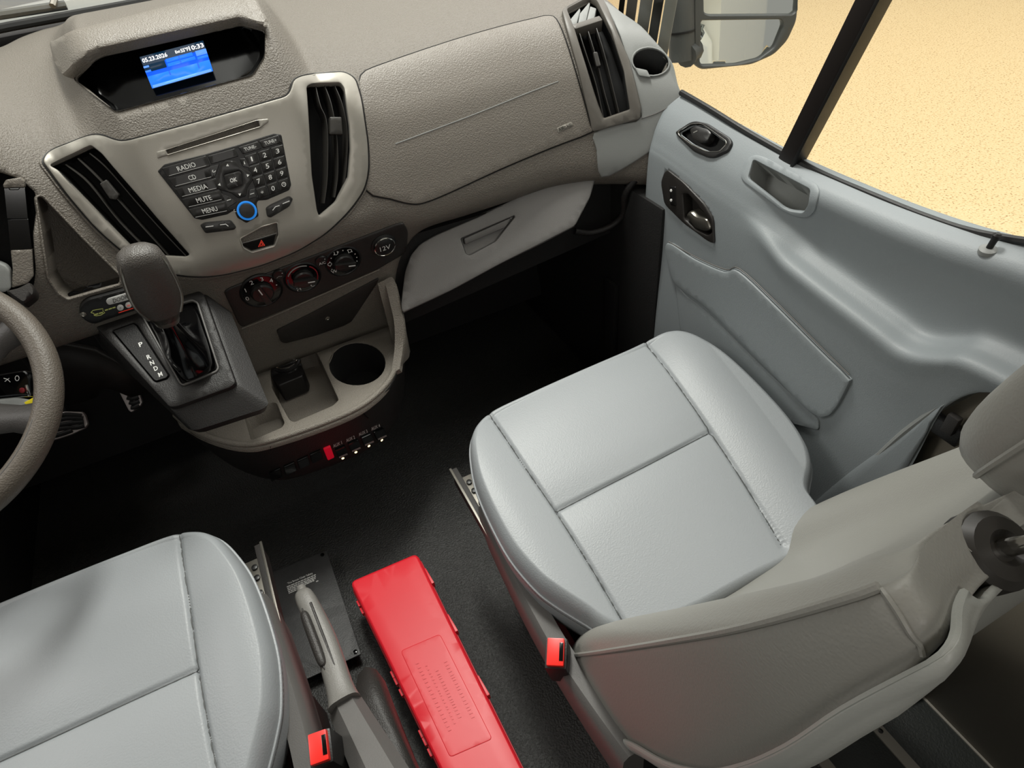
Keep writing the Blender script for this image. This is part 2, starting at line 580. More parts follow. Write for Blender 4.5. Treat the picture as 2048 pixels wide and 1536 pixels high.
_txt = {}


def textmesh(s, bold=False):
    if (s, bold) in _txt: return _txt[(s, bold)]
    c = bpy.data.curves.new('t', 'FONT'); c.body = s; c.resolution_u = 2
    if bold: c.offset = .02
    o = bpy.data.objects.new('t', c); COL.objects.link(o)
    dg = bpy.context.evaluated_depsgraph_get(); me = o.evaluated_get(dg).to_mesh()
    V = np.array([v.co[:2] for v in me.vertices]); F = [tuple(p.vertices) for p in me.polygons]
    o.evaluated_get(dg).to_mesh_clear(); bpy.data.objects.remove(o); bpy.data.curves.remove(c)
    _txt[(s, bold)] = (V, F); return V, F


def text_on(S, s, c, right, upv, m, parent, h=.0006, name='lettering', bold=False):
    """lettering laid on surface S: c centre, right = full width vector, upv = full height vector"""
    V, F = textmesh(s, bold)
    mn, mxx = V.min(0), V.max(0); q = (V-mn)/np.maximum(mxx-mn, 1e-6)-.5
    P = [S.pt((c[0]+a*right[0]+b_*upv[0], c[1]+a*right[1]+b_*upv[1]), h) for a, b_ in q]
    return mobj(name, P, F, m, parent, smooth=False)


def ell(c, rx, ry, rot=0, n=24):
    w = np.linspace(0, 2*math.pi, n, endpoint=False); cr_, sr = math.cos(rot), math.sin(rot)
    return np.stack([c[0]+rx*np.cos(w)*cr_-ry*np.sin(w)*sr, c[1]+rx*np.cos(w)*sr+ry*np.sin(w)*cr_], 1)


def strip_on(S, pts, w, m, parent, name, h=.0006):
    """thin flat printed line following a pixel polyline"""
    P = np.array(pts, float); V = []; F = []
    for i in range(len(P)):
        t = P[min(i+1, len(P)-1)]-P[max(i-1, 0)]; t /= np.linalg.norm(t); n = np.array([-t[1], t[0]])*w/2
        V += [S.pt(P[i]+n, h), S.pt(P[i]-n, h)]
    for i in range(len(P)-1): F.append((2*i, 2*i+1, 2*i+3, 2*i+2))
    return mobj(name, V, F, m, parent, smooth=False)

# ================================================================== SETTING
def struct(o):
    o['kind'] = 'structure'; return o


X3 = ((1, 0, 0), (0, 1, 0), (0, 0, 1))
g = struct(mobj('ground', [(-9, -9, -.75), (11, -9, -.75), (11, 11, -.75), (-9, 11, -.75), (-9, -9, -.8), (11, -9, -.8), (11, 11, -.8), (-9, 11, -.8)],
                [(0, 1, 2, 3), (4, 5, 6, 7), (0, 1, 5, 4), (1, 2, 6, 5), (2, 3, 7, 6), (3, 0, 4, 7)], 'epoxy', smooth=False))
g['label'] = 'beige speckled garage floor outside the side window'

fl = struct(rbox('floor', (0, .2, -.03), (1.80, 3.7, .06), 'floor_vinyl', bevel=0))
fl['label'] = 'black textured vinyl floor of the cab'
# rubber covered rear floor with pale aluminium strips, behind the passenger seat
for k, sx_ in enumerate((.742, .872, .61)):
    st = rbox('floor_strip', (sx_, -.30, .003), (.022, .95, .006), 'strip_grey', fl, bevel=.001)
    for j in range(4):
        lathe('strip_screw', (sx_, .12-.17*j-.05*k, .006), (0, 0, 1), [(.0045, 0), (.0045, .0015), (.003, .002)], 'black_plastic', st, seg=10)
mats_ = [(-.44, .42), (.676, .11), (.807, .108)]
for cx_, w_ in mats_[1:]:
    rbox('floor_panel', (cx_, -.3, .0015), (w_, .94, .003), 'rear_floor', fl, bevel=.0008)

wf = struct(mobj('wall_front', [(-.88, 1.78, 0), (.88, 1.78, 0), (.88, 1.62, .12), (.88, 1.75, .75), (-.88, 1.75, .75), (-.88, 1.62, .12),
                                (-.88, 1.84, 0), (.88, 1.84, 0), (.88, 1.84, .75), (-.88, 1.84, .75)],
                 [(0, 1, 2, 5), (5, 2, 3, 4), (6, 7, 8, 9), (4, 3, 8, 9), (0, 6, 9, 4, 5), (1, 7, 8, 3, 2)], 'black_matte', smooth=False))
rbox('kick_panel', (.867, 1.452, .35), (.07, .90, .70), 'black_matte', wf, bevel=.012)
rbox('kick_panel', (-.867, 1.42, .36), (.07, .90, .74), 'black_matte', wf, bevel=.012)
rbox('kick_rib', (.826, 1.18, .22), (.02, .05, .40), 'rubber', wf, bevel=.008)
wf['label'] = 'black carpeted firewall under the dashboard'
wl = struct(rbox('wall_left', (-.93, .2, .42), (.06, 3.2, .94), 'door_grey', bevel=.01)); wl['label'] = 'driver side door lining'
ro = struct(rbox('ceiling', (0, -.35, 1.875), (1.9, 2.3, .05), 'roof_lining', bevel=.01)); ro['label'] = 'pale headlining over the seats'
bw = struct(rbox('wall_back', (0, -1.62, .9), (1.8, .06, 1.9), 'roof_lining', bevel=.01)); bw['label'] = 'pale rear wall of the van'

# ------------------------------------------------------------------ passenger door
def door_row(y):
    f = min(max((.80-y)/.16, 0), 1); f = f*f*(3-2*f)
    zc = np.interp(y, [.32, .39, .42, .49, .577, .677, .784, 1.1], [.757, .716, .709, .718, .728, .742, .775, .79])
    zs = np.interp(y, [.16, .30, .357, .44, .534, .64, .741, .9, 1.043], [.915, .907, .901, .890, .884, .8825, .883, .895, .910])
    A_ = [(.915, zs), (.900, zs-.002), (.880, zs-.022), (.866, zs-.042), (.856, zs-.062), (.849, zs-.085), (.845, zs-.10), (.842, zs-.12), (.840, .72), (.841, .58), (.836, .36), (.836, .02)]
    B_ = [(.915, zs), (.900, zs-.002), (.874, zs-.014), (.866, zs-.034), (.878, zs-.075), (.882, zc+.030), (.862, zc+.012), (.830, zc), (.836, zc-.05), (.843, .56), (.838, .36), (.838, .02)]
    return [(a[0]*(1-f)+b[0]*f, a[1]*(1-f)+b[1]*f) for a, b in zip(A_, B_)]


DY = [1.075, 1.02, .955, .90, .86, .82, .78, .74, .70, .66, .61, .56, .51, .46, .42, .39, .36, .33]
_rows = [[(x_, y_, z_) for x_, z_ in door_row(y_)] for y_ in DY]
_rows.append([(x_+.001, float(np.interp(z_, [0, .45, .72, .80, .9], [.52, .40, .305, .22, .22])), z_) for x_, z_ in door_row(.30)])
_rows.append([(x_+.003, float(np.interp(z_, [0, .45, .72, .80, .9], [.515, .395, .30, .13, .12])), z_) for x_, z_ in door_row(.22)])
SD = Surf(_rows, k=8)
door = thing('door_1', 'pale grey passenger door with window, pull cup and map pocket', None, (.87, .7, 0), kind='structure')
cup_px = ZD((1070, 510), (1720, 850), (1700, 1010), (1640, 1105), (1490, 1085), (1410, 1050), (1010, 720))
swi_px = rnd(ZD((235, 195), (370, 120), (490, 120), (760, 310), (765, 345), (690, 420), (560, 420), (380, 335), (240, 230)), 5)
hnd_px = rnd(ZD((20, 760), (60, 650), (100, 620), (280, 760), (520, 1010), (620, 1180), (632, 1460), (560, 1435), (280, 1230), (60, 1010)), 9)
dbody = SD.body('trim_panel', 'door_grey', door, holes_px=[rnd(cup_px, 6), inset(swi_px, 1), inset(hnd_px, 2)], ku=5, kv=8, thick=.004)
# outer skin of the door and of the van side behind it
loft('outer_skin', [[(xx, yy, zz) for xx, zz in ((.93, .855), (.975, .79), (1.0, .5), (1.005, .1), (.985, -.35), (.96, -.45), (.93, -.45), (.925, .3))] for yy in (1.95, 1.3, .9, .5, .1, -.02)], 'car_white', door)
bs = struct(loft('wall_right', [[(xx, yy, zz) for xx, zz in ((.95, 1.9), (.985, 1.3), (1.0, .85), (1.01, .5), (1.01, .1), (.985, -.35), (.96, -.45), (.93, -.45), (.91, .3), (.91, 1.9))] for yy in (-.04, -.6, -1.6, -3.2)], 'car_white'))
bs['label'] = 'white outer side of the van behind the door'
# window
gl = mobj('window_pane', [(.905, 1.30, .86), (.905, .02, .86), (.885, .02, 1.35), (.80, .02, 1.80), (.80, .62, 1.80), (.885, 1.06, 1.30)], [(0, 1, 2, 5), (5, 2, 3, 4)], 'glass', door, smooth=False)
mod(gl, 'SOLIDIFY', thickness=.004)
# belt line seal along the sill
sl = [at(p, x=.901)+np.array([0, 0, .003]) for p in cr([(1362, 188), (1420, 222), (1500, 272), (1592, 324), (1640, 350), (1720, 385), (1850, 438), (1960, 472), (2120, 497)], 5)]
tube('window_seal', sl, .006, 'seal', door)
# divider post of the quarter light: a real post in the window plane
pa, pb = at((1580, 318), x=.903), at((1752, -20), x=.885)
q = pb-pa; q = q/np.linalg.norm(q); s_ = np.cross(q, [1., 0, 0]); s_ /= np.linalg.norm(s_); t_ = np.cross(s_, q)
rbox('window_divider', (pa+pa+q*1.05)/2, (.031, .024, 1.06), 'pillar_dark', door, ax=(s_, t_, q), bevel=.003)
rbox('divider_edge', (pa+pa+q*1.05)/2-s_*.018*np.sign(s_[1])-t_*0, (.006, .028, 1.06), 'seal', door, ax=(s_, t_, q), bevel=.001)
# pull cup
panel('pull_cup_frame', SD, rnd(ZD((1070, 455), (1180, 475), (1790, 790), (1825, 870), (1775, 1085), (1700, 1160), (1590, 1160), (1420, 1100), (960, 760), (920, 690), (990, 510)), 9), 'door_grey', door, h=.0035, bevel=2.0, holes=[rnd(cup_px, 6)])
recess('pull_cup', SD, rnd(cup_px, 6), .055, 'grey_light', door, dirv=(.75, .1, -.65), h0=.001, scale=.9)
# window switch
sw = panel('switch_bezel', SD, rnd(ZD((190, 200), (350, 95), (420, 78), (560, 110), (810, 270), (838, 330), (790, 420), (640, 490), (560, 490), (400, 420), (210, 240)), 6), 'black_plastic', door, h=.006, bevel=3, holes=[swi_px])
panel('switch_rim', SD, inset(swi_px, -2.2), 'chrome', door, h=.0066, bevel=.8, holes=[swi_px], seg=4)
recess('switch_well', SD, swi_px, .012, 'black_gloss', door, h0=.003)
panel('rocker_switch', SD, rnd(ZD((350, 170), (430, 130), (560, 170), (610, 220), (560, 310), (480, 330), (390, 290)), 6), 'button_black', door, h=.007, back=-.01, bevel=3, bh=.004)
strip_on(SD, ZD((405, 215), (450, 195)), 2.2, 'chrome', door, 'switch_mark', h=.0078)
# inner door handle
hb = panel('handle_bezel', SD, hnd_px, 'dark_panel', door, h=.004, bevel=2.5, holes=[rnd(ZD((270, 890), (330, 890), (480, 1060), (580, 1190), (610, 1330), (560, 1370), (420, 1300), (290, 1180)), 5)])
rc, _ = recess('handle_well', SD, rnd(ZD((270, 890), (330, 890), (480, 1060), (580, 1190), (610, 1330), (560, 1370), (420, 1300), (290, 1180)), 5), .022, 'dark_panel', door, h0=.002)
panel('door_handle', SD, rnd(ZD((300, 1130), (360, 1080), (430, 1150), (550, 1170), (600, 1300), (520, 1330), (400, 1280)), 7), 'steel', door, h=.005, back=-.018, bevel=6, bh=.006)
panel('lock_switch', SD, rnd(ZD((130, 800), (200, 810), (205, 1030), (140, 1020)), 3), 'black_plastic', door, h=.006, bevel=1.2)
for a in ((152, 852), (152, 962)):
    panel('lock_symbol', SD, ell(ZD(a)[0], 2.6, 3.2, n=12), 'white_print', door, h=.0066, back=.004, bevel=.6, seg=2)
# lower map pocket, a shell proud of the door with an open top
pk = panel('map_pocket', SD, rnd(cr([(1337, 484), (1394, 517), (1453, 542), (1480, 540), (1547, 601), (1646, 700), (1696, 749), (1701, 769), (1646, 834), (1537, 734), (1424, 621), (1364, 576), (1345, 546)], 4, True), 5), 'door_grey', door, h=.008, bevel=3, bh=.004)
strip = [SD.pt(p, .004) for p in cr([(1340, 482), (1397, 514), (1455, 538), (1482, 536), (1550, 597), (1650, 697), (1702, 748)], 4)]
tube('pocket_seam', strip, .0014, 'valance', door)  # darker grey tube along the top seam of the pocket
panel('lower_kick_trim', SD, rnd([(1352, 560), (1370, 586), (1424, 630), (1537, 742), (1640, 838), (1640, 860), (1560, 840), (1480, 800), (1400, 720), (1362, 660)], 8), 'door_grey', door, h=.004, bevel=2)
# lock pin
bp_, bn_, _ = SD.hit((1976, 500))
lathe('lock_pin_collar', bp_, (-.15, 0, 1), [(.011, -.004), (.011, .002), (.008, .004), (.0045, .004)], 'grey_light', door, seg=20)
lathe('lock_pin', bp_, (.02, -.1, 1), [(.004, 0), (.0042, .016), (.0055, .018), (.0055, .023), (.003, .026)], 'seal', door, seg=14)
# rear edge of the door and the B pillar lining behind it
ed = [at(p, x=.845) for p in cr([(1740, 928), (1775, 895), (1812, 862), (1860, 826), (1910, 790), (1950, 763)], 4)]
tube('door_edge_seal', ed, .006, 'grey_light', door)
tr = struct(mobj('trim_2', [(.868, .52, 0), (.868, .42, .45), (.868, .30, .71), (.892, .11, .82), (.86, .09, 1.3), (.80, .05, 1.85), (.80, -.6, 1.85), (.86, -.6, 1.3), (.865, -.6, .72), (.862, -.6, .45), (.862, -.6, 0)],
                 [(0, 1, 9, 10), (1, 2, 8, 9), (2, 3, 8), (3, 4, 7, 8), (4, 5, 6, 7)], 'beige_trim'))
mod(tr, 'SOLIDIFY', thickness=.03, offset=1)
tr['label'] = 'beige grey pillar lining behind the passenger door'
bkl = thing('belt_guide', 'dark plastic belt guide on the pillar lining behind passenger seat', 'belt guide', at((1895, 855), x=.855))
rbox('guide_block', at((1893, 858), x=.850), (.016, .05, .03), 'black_plastic', bkl, bevel=.004)
rbox('guide_cap', at((1903, 848), x=.840), (.012, .018, .034), 'dark_panel', bkl, bevel=.003)

# ------------------------------------------------------------------ windscreen, pillar, bonnet, wiper
ws = struct(mobj('window_1', [(-.86, 1.96, 1.105), (.86, 1.96, 1.105), (.72, .84, 1.83), (-.72, .84, 1.83)], [(0, 1, 2, 3)], 'glass', smooth=False))
mod(ws, 'SOLIDIFY', thickness=.005); ws['label'] = 'windscreen glass'
fr_ = struct(tube('trim_3', [(-.9, 1.95, 1.103), (-.3, 1.99, 1.108), (.3, 1.98, 1.105), (.8, 1.90, 1.08)], .010, 'seal', n=8)); fr_['label'] = 'black seal at the foot of the windscreen'
ap = thing('trim_1', 'grey pillar between windscreen and quarter window', None, (.9, 1.3, .9), kind='structure')
def post(px0, px1, x0, x1, w, d, m, name):
    a, b_ = at(px0, x=x0), at(px1, x=x1); q = np.array([-.03, -.22, .97]); q /= np.linalg.norm(q); l = .45
    v = (a+b_)/2-CAM; v /= np.linalg.norm(v); s = np.cross(q, v); s /= np.linalg.norm(s); t = np.cross(s, q)
    rbox(name, a+q*(l*.55), (w, d, l*1.7), m, ap, ax=(s, t, q), bevel=w*.15)
post((1240, 40), (1233, 0), .93, .925, .012, .02, 'seal', 'pillar_seal')
post((1258, 55), (1252, 0), .93, .925, .022, .012, 'valance', 'pillar_lining')
post((1283, 70), (1278, 0), .935, .93, .026, .012, 'grey_light', 'pillar_lining')
post((1304, 85), (1302, 0), .94, .935, .020, .016, 'seal', 'pillar_seal')
post((1325, 100), (1326, 0), .945, .94, .024, .016, 'grey_light', 'pillar_cover')
bonnet = thing('bonnet', 'pale grey van bonnet beyond the windscreen', 'bonnet', (0, 2.4, .95))
loft('bonnet_panel', [[(xx, yy, 1.122-.16*(yy-2.1)**2-.02*(yy-2.1)-.05*xx*xx) for xx in np.linspace(-.9, .9, 13)]+[(xx, yy, .80) for xx in np.linspace(.9, -.9, 13)] for yy in np.linspace(2.12, 2.9, 8)], 'car_white', bonnet)
cowl = rbox('cowl_grille', (0, 2.06, 1.07), (1.7, .12, .04), 'black_plastic', bonnet, bevel=.01)
wp = thing('wiper', 'grey windscreen wiper arm at the foot of the windscreen', 'wiper', (-.3, 2.0, 1.16))
a, b_ = at((-40, 36), y=2.02), at((132, 10), y=2.02)
tube('wiper_blade', [a, b_], .010, 'mirror_grey', wp)
tube('wiper_arm', [at((105, 12), y=2.0), at((112, -12), y=2.03)], .007, 'steel', wp)

# ------------------------------------------------------------------ exterior mirror
mir = thing('side_mirror', 'black framed double exterior mirror outside the quarter window', 'mirror', at((1480, 70), x=1.18))
# plane of the mirror faces back and slightly up towards the camera
mp = at((1480, 70), x=1.18)
mn = np.array([-.404, -.911, .078]); mn /= np.linalg.norm(mn)
SM = Plane(mp, mn)
hou = rnd(Z3 if False else [(1385, -90), (1600, -90), (1590, 40), (1572, 80), (1545, 108), (1500, 128), (1400, 138), (1385, 128)], 12)
lo_px = rnd([(1400, 44), (1402, 40), (1560, 38), (1562, 50), (1545, 92), (1515, 115), (1470, 126), (1402, 128), (1398, 122)], 6)
hi_px = rnd([(1404, -80), (1588, -80), (1588, 20), (1580, 27), (1415, 28), (1406, 24)], 7)
panel('mirror_frame', SM, hou, 'mirror_grey', mir, h=.012, back=-.015, bevel=3, bh=.008, holes=[lo_px, hi_px])
P0 = [SM.pt(p, -.012) for p in hou]; c0 = np.mean(P0, 0)
loft('mirror_housing', [P0, [c0+(p-c0)*.96-SM.n*.03 for p in P0], [c0+(p-c0)*.8-SM.n*.075 for p in P0], [c0+(p-c0)*.4-SM.n*.10 for p in P0]], 'mirror_grey', mir)
gn = np.array([-.30, -.93, .12]); gn /= np.linalg.norm(gn)
SG = SM
for nm, px_ in (('mirror_glass', lo_px), ('mirror_glass', hi_px)):
    panel(nm, SG, inset0(px_, -2.5), 'mirror_glass', mir, h=.001, back=-.006, bevel=1, smooth=True)
a, b_ = at((1364, 120), x=1.06), at((1362, -60), x=1.06)
tube('mirror_arm', [a, (a+b_)/2, b_], .030, 'mirror_grey', mir, n=16)
am = at((1364, 63), x=1.06)
tube('arm_joint', [am-(b_-a)*.012, am+(b_-a)*.012], .0306, 'seal', mir, n=16)
tube('arm_foot', [at((1372, 112), x=1.06), at((1398, 90), x=1.12)], .026, 'mirror_grey', mir, n=12)

# ================================================================== DASHBOARD
def sect(x):
    """profile (y,z) of the dashboard at lateral position x"""
    pas = [(1.90, 1.115), (1.66, 1.105), (1.46, 1.075), (1.325, 1.035), (1.258, .97), (1.226, .90), (1.205, .83), (1.192, .765), (1.205, .728), (1.26, .70), (1.42, .70)]
    pod = [(1.92, 1.11), (1.68, 1.148), (1.46, 1.163), (1.345, 1.130), (1.270, 1.035), (1.228, .94), (1.198, .85), (1.186, .79), (1.205, .725), (1.232, .60), (1.275, .45)]
    cen = [(1.92, 1.10), (1.68, 1.11), (1.46, 1.085), (1.335, 1.05), (1.268, 1.00), (1.230, .92), (1.203, .84), (1.192, .785), (1.205, .725), (1.232, .60), (1.275, .45)]
    clu = [(1.90, 1.085), (1.66, 1.105), (1.44, 1.11), (1.27, 1.10), (1.205, 1.05), (1.185, .97), (1.180, .89), (1.185, .82), (1.197, .735), (1.25, .712), (1.42, .712)]
    def ss(a, b, t):
        t = min(max((t-a)/(b-a), 0), 1); return t*t*(3-2*t)
    w_pas = ss(.26, .34, x); w_clu = 1-ss(-.34, -.24, x)
    out = []
    for r in range(11):
        # flanks of the centre pod lean inwards towards the bottom
        lo = -.185+.016*r*.9; hi = .225-.006*r
        w_pod = ss(lo-.035, lo+.035, x)*(1-ss(hi-.03, hi+.03, x)) if r < 7 else ss(-.2, -.1, x)*(1-ss(.2, .27, x))
        c = np.array(cen[r])*(1-w_pod)+np.array(pod[r])*w_pod
        c = c*(1-w_pas)+np.array(pas[r])*w_pas
        wc = w_clu if r < 7 else 1-ss(-.26, -.14, x)
        c = c*(1-wc)+np.array(clu[r])*wc
        dy = -.20*max(0, (x-.62)/.31)**2
        if r < 3: dy *= (2.2 if r == 0 else 1.6 if r == 1 else 1.2)
        dz = -.03*ss(.7, .93, x) if r < 5 else 0
        out.append((x, c[0]+dy, c[1]+dz))
    return out


XS = [-.88, -.66, -.5, -.40, -.33, -.28, -.235, -.20, -.175, -.15, -.125, -.10, -.04, .03, .10, .15, .18, .205, .23, .26, .30, .36, .46, .56, .66, .74, .80, .84, .87, .90, .93]
SB = Surf([sect(x) for x in XS], k=8)
dash = thing('dashboard', 'grey brown grained dashboard spanning the cab with passenger airbag cover', 'dashboard', (0, 1.3, .7))

lv_px = rnd(Z1((292, 978), (545, 860), (605, 905), (1112, 1488), (1090, 1500), (920, 1492), (770, 1440), (345, 1002)), 5)
rv_px = rnd([(611, 176), (620, 172), (679, 170), (687, 180), (697, 255), (699, 300), (694, 355), (670, 404), (637, 432), (633, 420), (623, 352), (618, 270)], 5)
pv_px = rnd(ZV((75, 150), (330, 15), (400, 60), (560, 380), (700, 800), (770, 1200), (480, 1300), (420, 1150), (160, 350)), 4)
scr_px = rnd(Z1((432, 465), (545, 350), (600, 322), (1405, 142), (1552, 182), (1548, 330), (1478, 440), (680, 655)), 9)
cub_px = rnd(ZC((352, 360), (400, 352), (800, 770), (1145, 1110), (1150, 1185), (650, 1330), (560, 1270), (470, 1130), (420, 820)), 5)
clu_px = rnd([(-70, 335), (0, 342), (40, 356), (72, 385), (74, 420), (68, 470), (72, 540), (68, 572), (40, 600), (-70, 640)], 8)
cph_px = ell((1302, 126), 36, 26, .15)
haz_px = rnd(Z1((1408, 1395), (1530, 1328), (1618, 1302), (1625, 1370), (1602, 1428), (1470, 1465), (1425, 1442)), 3)
body = SB.body('dashboard_body', 'dash', dash, holes_px=[lv_px, rv_px, pv_px, scr_px, cub_px, clu_px, cph_px], ku=6, kv=9, u1=SB.nu-1-1.7, v1=9.9, thick=.004)

# airbag cover and its marks
abp = cr([(722, 152), (770, 128), (900, 84), (1000, 55), (1070, 38), (1095, 33), (1112, 40), (1130, 80), (1155, 160), (1180, 250), (1182, 264), (1100, 296), (1000, 338), (900, 384), (850, 404), (822, 407), (780, 397), (733, 380), (728, 300), (722, 200)], 3, True)
ab = panel('airbag_cover', SB, abp, 'dash_smooth', dash, h=.0035, bevel=2.5, step=14)
tube('airbag_cover_seam', [SB.pt(p, .0005) for p in resample(inset(abp, -1.5), 12)], .0012, 'seal', dash, closed=True, n=6)
tube('tear_seam', [SB.pt(p, .0034) for p in cr([(790, 288), (860, 262), (950, 228), (1050, 188), (1116, 163)], 6)], .0011, 'grey_light', dash, n=6)
bd = panel('airbag_badge', SB, rnd([(1112, 256), (1142, 243), (1146, 249), (1144, 252), (1115, 266)], 1.5), 'silver', dash, h=.0045, back=.002, bevel=.8, seg=3)
text_on(SB, 'AIRBAG', (1129, 254.5), (25, -10.4), (-2.5, -6.5), 'dark_panel', bd, h=.0049)
# lower lip band of the dash between airbag cover and glovebox
# right hand end cap in lighter grey, with cup holder
ec = thing('dashboard_end_cap', 'light grey dashboard end with round cup holder next to the door', 'trim', SB.pt((1300, 180)))
ecp = cr([(1207, 8), (1222, 14), (1248, 32), (1282, 55), (1310, 84), (1332, 108), (1345, 128), (1354, 165), (1361, 188), (1361, 218), (1352, 245), (1335, 272), (1310, 295), (1260, 328), (1203, 352), (1193, 300), (1188, 266), (1236, 248), (1283, 232), (1262, 150), (1240, 75)], 3, True)
panel('end_cap_panel', SB, ecp, 'grey_light', ec, h=.006, back=-.01, bevel=3, holes=[cph_px], step=12)
recess('cup_holder', SB, cph_px, .075, 'black_plastic', ec, dirv=(.05, .35, -1), h0=.004, scale=.9)
panel('cup_holder_rim', SB, ell((1302, 126), 40, 29.5, .15), 'grey_light', ec, h=.010, back=.002, bevel=1.6, holes=[ell((1302, 126), 36, 26, .15)], seg=5)
panel('cup_holder_tab', SB, rnd(ZV((815, 760), (960, 790), (1000, 870), (870, 850)), 3), 'grey_light', ec, h=.014, back=.0, bevel=2)
tube('end_cap_seam', [SB.pt(p, .0062) for p in cr([(1284, 236), (1318, 224), (1352, 205)], 5)], .0011, 'valance', ec, n=6)
# storage lip below the end cap
lip = [(.74, 1.20, .565), (.80, 1.18, .56), (.835, 1.13, .575), (.84, 1.09, .62), (.842, 1.07, .70)]
lipp = [at(p, y=yy) for p, yy in (((1150, 462), 1.19), ((1185, 465), 1.18), ((1225, 450), 1.165), ((1247, 425), 1.15), ((1252, 385), 1.13), ((1285, 345), 1.11), ((1335, 300), 1.08))]
tube('storage_lip', cr(lipp, 4), .008, 'console_dark', ec, n=10)
bb = [at(p, y=yy+.05) for p, yy in (((1150, 462), 1.19), ((1200, 462), 1.18), ((1240, 435), 1.15), ((1252, 385), 1.13))]

# ---- glovebox lid (lower, paler)
gtop = [((806, 540), 1.235), ((835, 487), 1.232), ((905, 450), 1.230), ((1000, 412), 1.226), ((1100, 362), 1.214), ((1200, 318), 1.185)]
gmid = [((800, 592), 1.205), ((830, 555), 1.202), ((905, 520), 1.200), ((1000, 478), 1.196), ((1100, 425), 1.184), ((1190, 375), 1.160)]
gbot = [((790, 630), 1.180), ((825, 618), 1.178), ((905, 580), 1.176), ((1000, 530), 1.172), ((1100, 478), 1.160), ((1200, 425), 1.135)]
SGv = Surf([[at(p, y=yy) for p, yy in row] for row in zip(gtop, gmid, gbot)])
glv = thing('glovebox_lid', 'pale grey glovebox lid with slanted latch below the airbag cover', 'glovebox', SGv.pt((980, 490)))
gp = rnd([(811, 545), (822, 510), (840, 488), (872, 470), (960, 432), (1050, 385), (1130, 345), (1186, 310), (1197, 336), (1180, 395), (1150, 452), (1080, 488), (1000, 528), (900, 582), (805, 626), (802, 612)], 8)
recp = rnd(Z2((822, 1222), (1095, 1105), (1098, 1112), (1000, 1235), (870, 1305), (850, 1300)), 3)
panel('lid_panel', SGv, gp, 'glove', glv, h=.004, back=-.025, bevel=3, bh=.005, step=12, holes=[recp])
recess('latch_well', SGv, recp, .014, 'glove', glv, h0=.002)
panel('latch_handle', SGv, rnd(Z2((838, 1222), (1085, 1112), (1050, 1165), (845, 1252)), 2.5), 'valance', glv, h=.004, back=-.012, bevel=2, bh=.003)
tube('lid_bottom_edge', [SGv.pt(p, -.004) for p in cr([(806, 623), (900, 579), (1000, 525), (1080, 486), (1148, 450)], 4)], .004, 'valance', glv, n=8)
# dark underside behind the lid
und = mobj('dashboard_underside', [(.26, 1.24, .48), (.90, 1.20, .56), (.90, 1.74, .62), (.26, 1.74, .55), (.26, 1.24, .70), (.90, 1.20, .70), (.90, 1.74, .72), (.26, 1.74, .70)],
           [(0, 1, 2, 3), (4, 5, 6, 7), (0, 1, 5, 4), (1, 2, 6, 5), (2, 3, 7, 6), (3, 0, 4, 7)], 'black_matte', dash, smooth=False)

# ---- silver centre panel
cp = thing('audio_panel', 'silver centre panel with audio keypad and CD slot between two vents', 'audio panel', SB.pt((450, 380)))
silver = rnd([(84, 326), (92, 312), (110, 302), (200, 267), (243, 286), (400, 244), (578, 193), (585, 161), (604, 154), (688, 148), (710, 160), (722, 200), (735, 290), (736, 340), (728, 378), (700, 420), (650, 465), (590, 500), (520, 527), (450, 545), (400, 551), (350, 548), (300, 533), (245, 502), (190, 452), (130, 385)], 24, 5)
slot_px = rnd(Z1((975, 882), (1510, 706), (1520, 742), (985, 904)), 1.5)
face = panel('faceplate', SB, silver, 'silver', cp, h=.008, back=-.004, bevel=3.5, bh=.003, holes=[lv_px, rv_px, slot_px, haz_px], step=11)
sc_ = silver.mean(0)
sur_ = sc_+(silver-sc_)*np.array([1.022, 1.04])+(0, 2)
panel('panel_surround', SB, sur_, 'dash', dash, h=.0035, back=-.008, bevel=2.5, holes=[sc_+(silver-sc_)*.985], step=0, seg=12)
tube('panel_seam', [SB.pt(p, .0045) for p in resample(inset(silver, -1.5), 9)], .0012, 'seal', dash, closed=True, n=6)
recess('disc_slot', SB, slot_px, .02, 'void', cp, h0=.006)
panel('disc_slot_lip', SB, rnd(Z1((918, 890), (960, 880), (1500, 705), (1572, 698), (1570, 720), (1525, 750), (985, 912), (925, 930)), 3), 'silver', cp, h=.0095, back=.004, bevel=1.5, holes=[slot_px], seg=5)

kp_out = rnd(Z1((925, 1002), (965, 962), (1205, 903), (1380, 853), (1600, 783), (1645, 790), (1702, 1080), (1690, 1112), (1560, 1168), (1508, 1172), (1500, 1190), (1512, 1262), (1440, 1302), (1388, 1272), (1370, 1228), (1330, 1252), (1185, 1284), (1140, 1275)), 3)
panel('keypad_plate', SB, kp_out, 'black_plastic', cp, h=.010, back=.004, bevel=1.5)


def quad(TL, TR, BR, BL):
    TL, TR, BR, BL = [np.array(p, float) for p in (TL, TR, BR, BL)]
    return lambda u, v: (TL*(1-u)+TR*u)*(1-v)+(BL*(1-u)+BR*u)*v


def key(Q, u0, u1, v0, v1, s=None, name='key', g=1.1, th=.5, bold=False):
    pts = [Q(u0, v0), Q(u1, v0), Q(u1, v1), Q(u0, v1)]
    o_ = inset(rnd(pts, 2.5, 3), g)
    o = panel(name, SB, o_, 'button_black', cp, h=.0122, back=.008, bevel=1.1, seg=5, step=0)
    if s:
        c = Q((u0+u1)/2, (v0+v1)/2); r = (Q(u1, (v0+v1)/2)-Q(u0, (v0+v1)/2)); d = Q((u0+u1)/2, v0)-Q((u0+u1)/2, v1)
        wch = np.linalg.norm(d)*th*(.3 if s == '1' else .72*len(s))
        text_on(SB, s, c, r/np.linalg.norm(r)*wch, d*th, 'white_print', o, h=.0127, bold=bold)
    return o


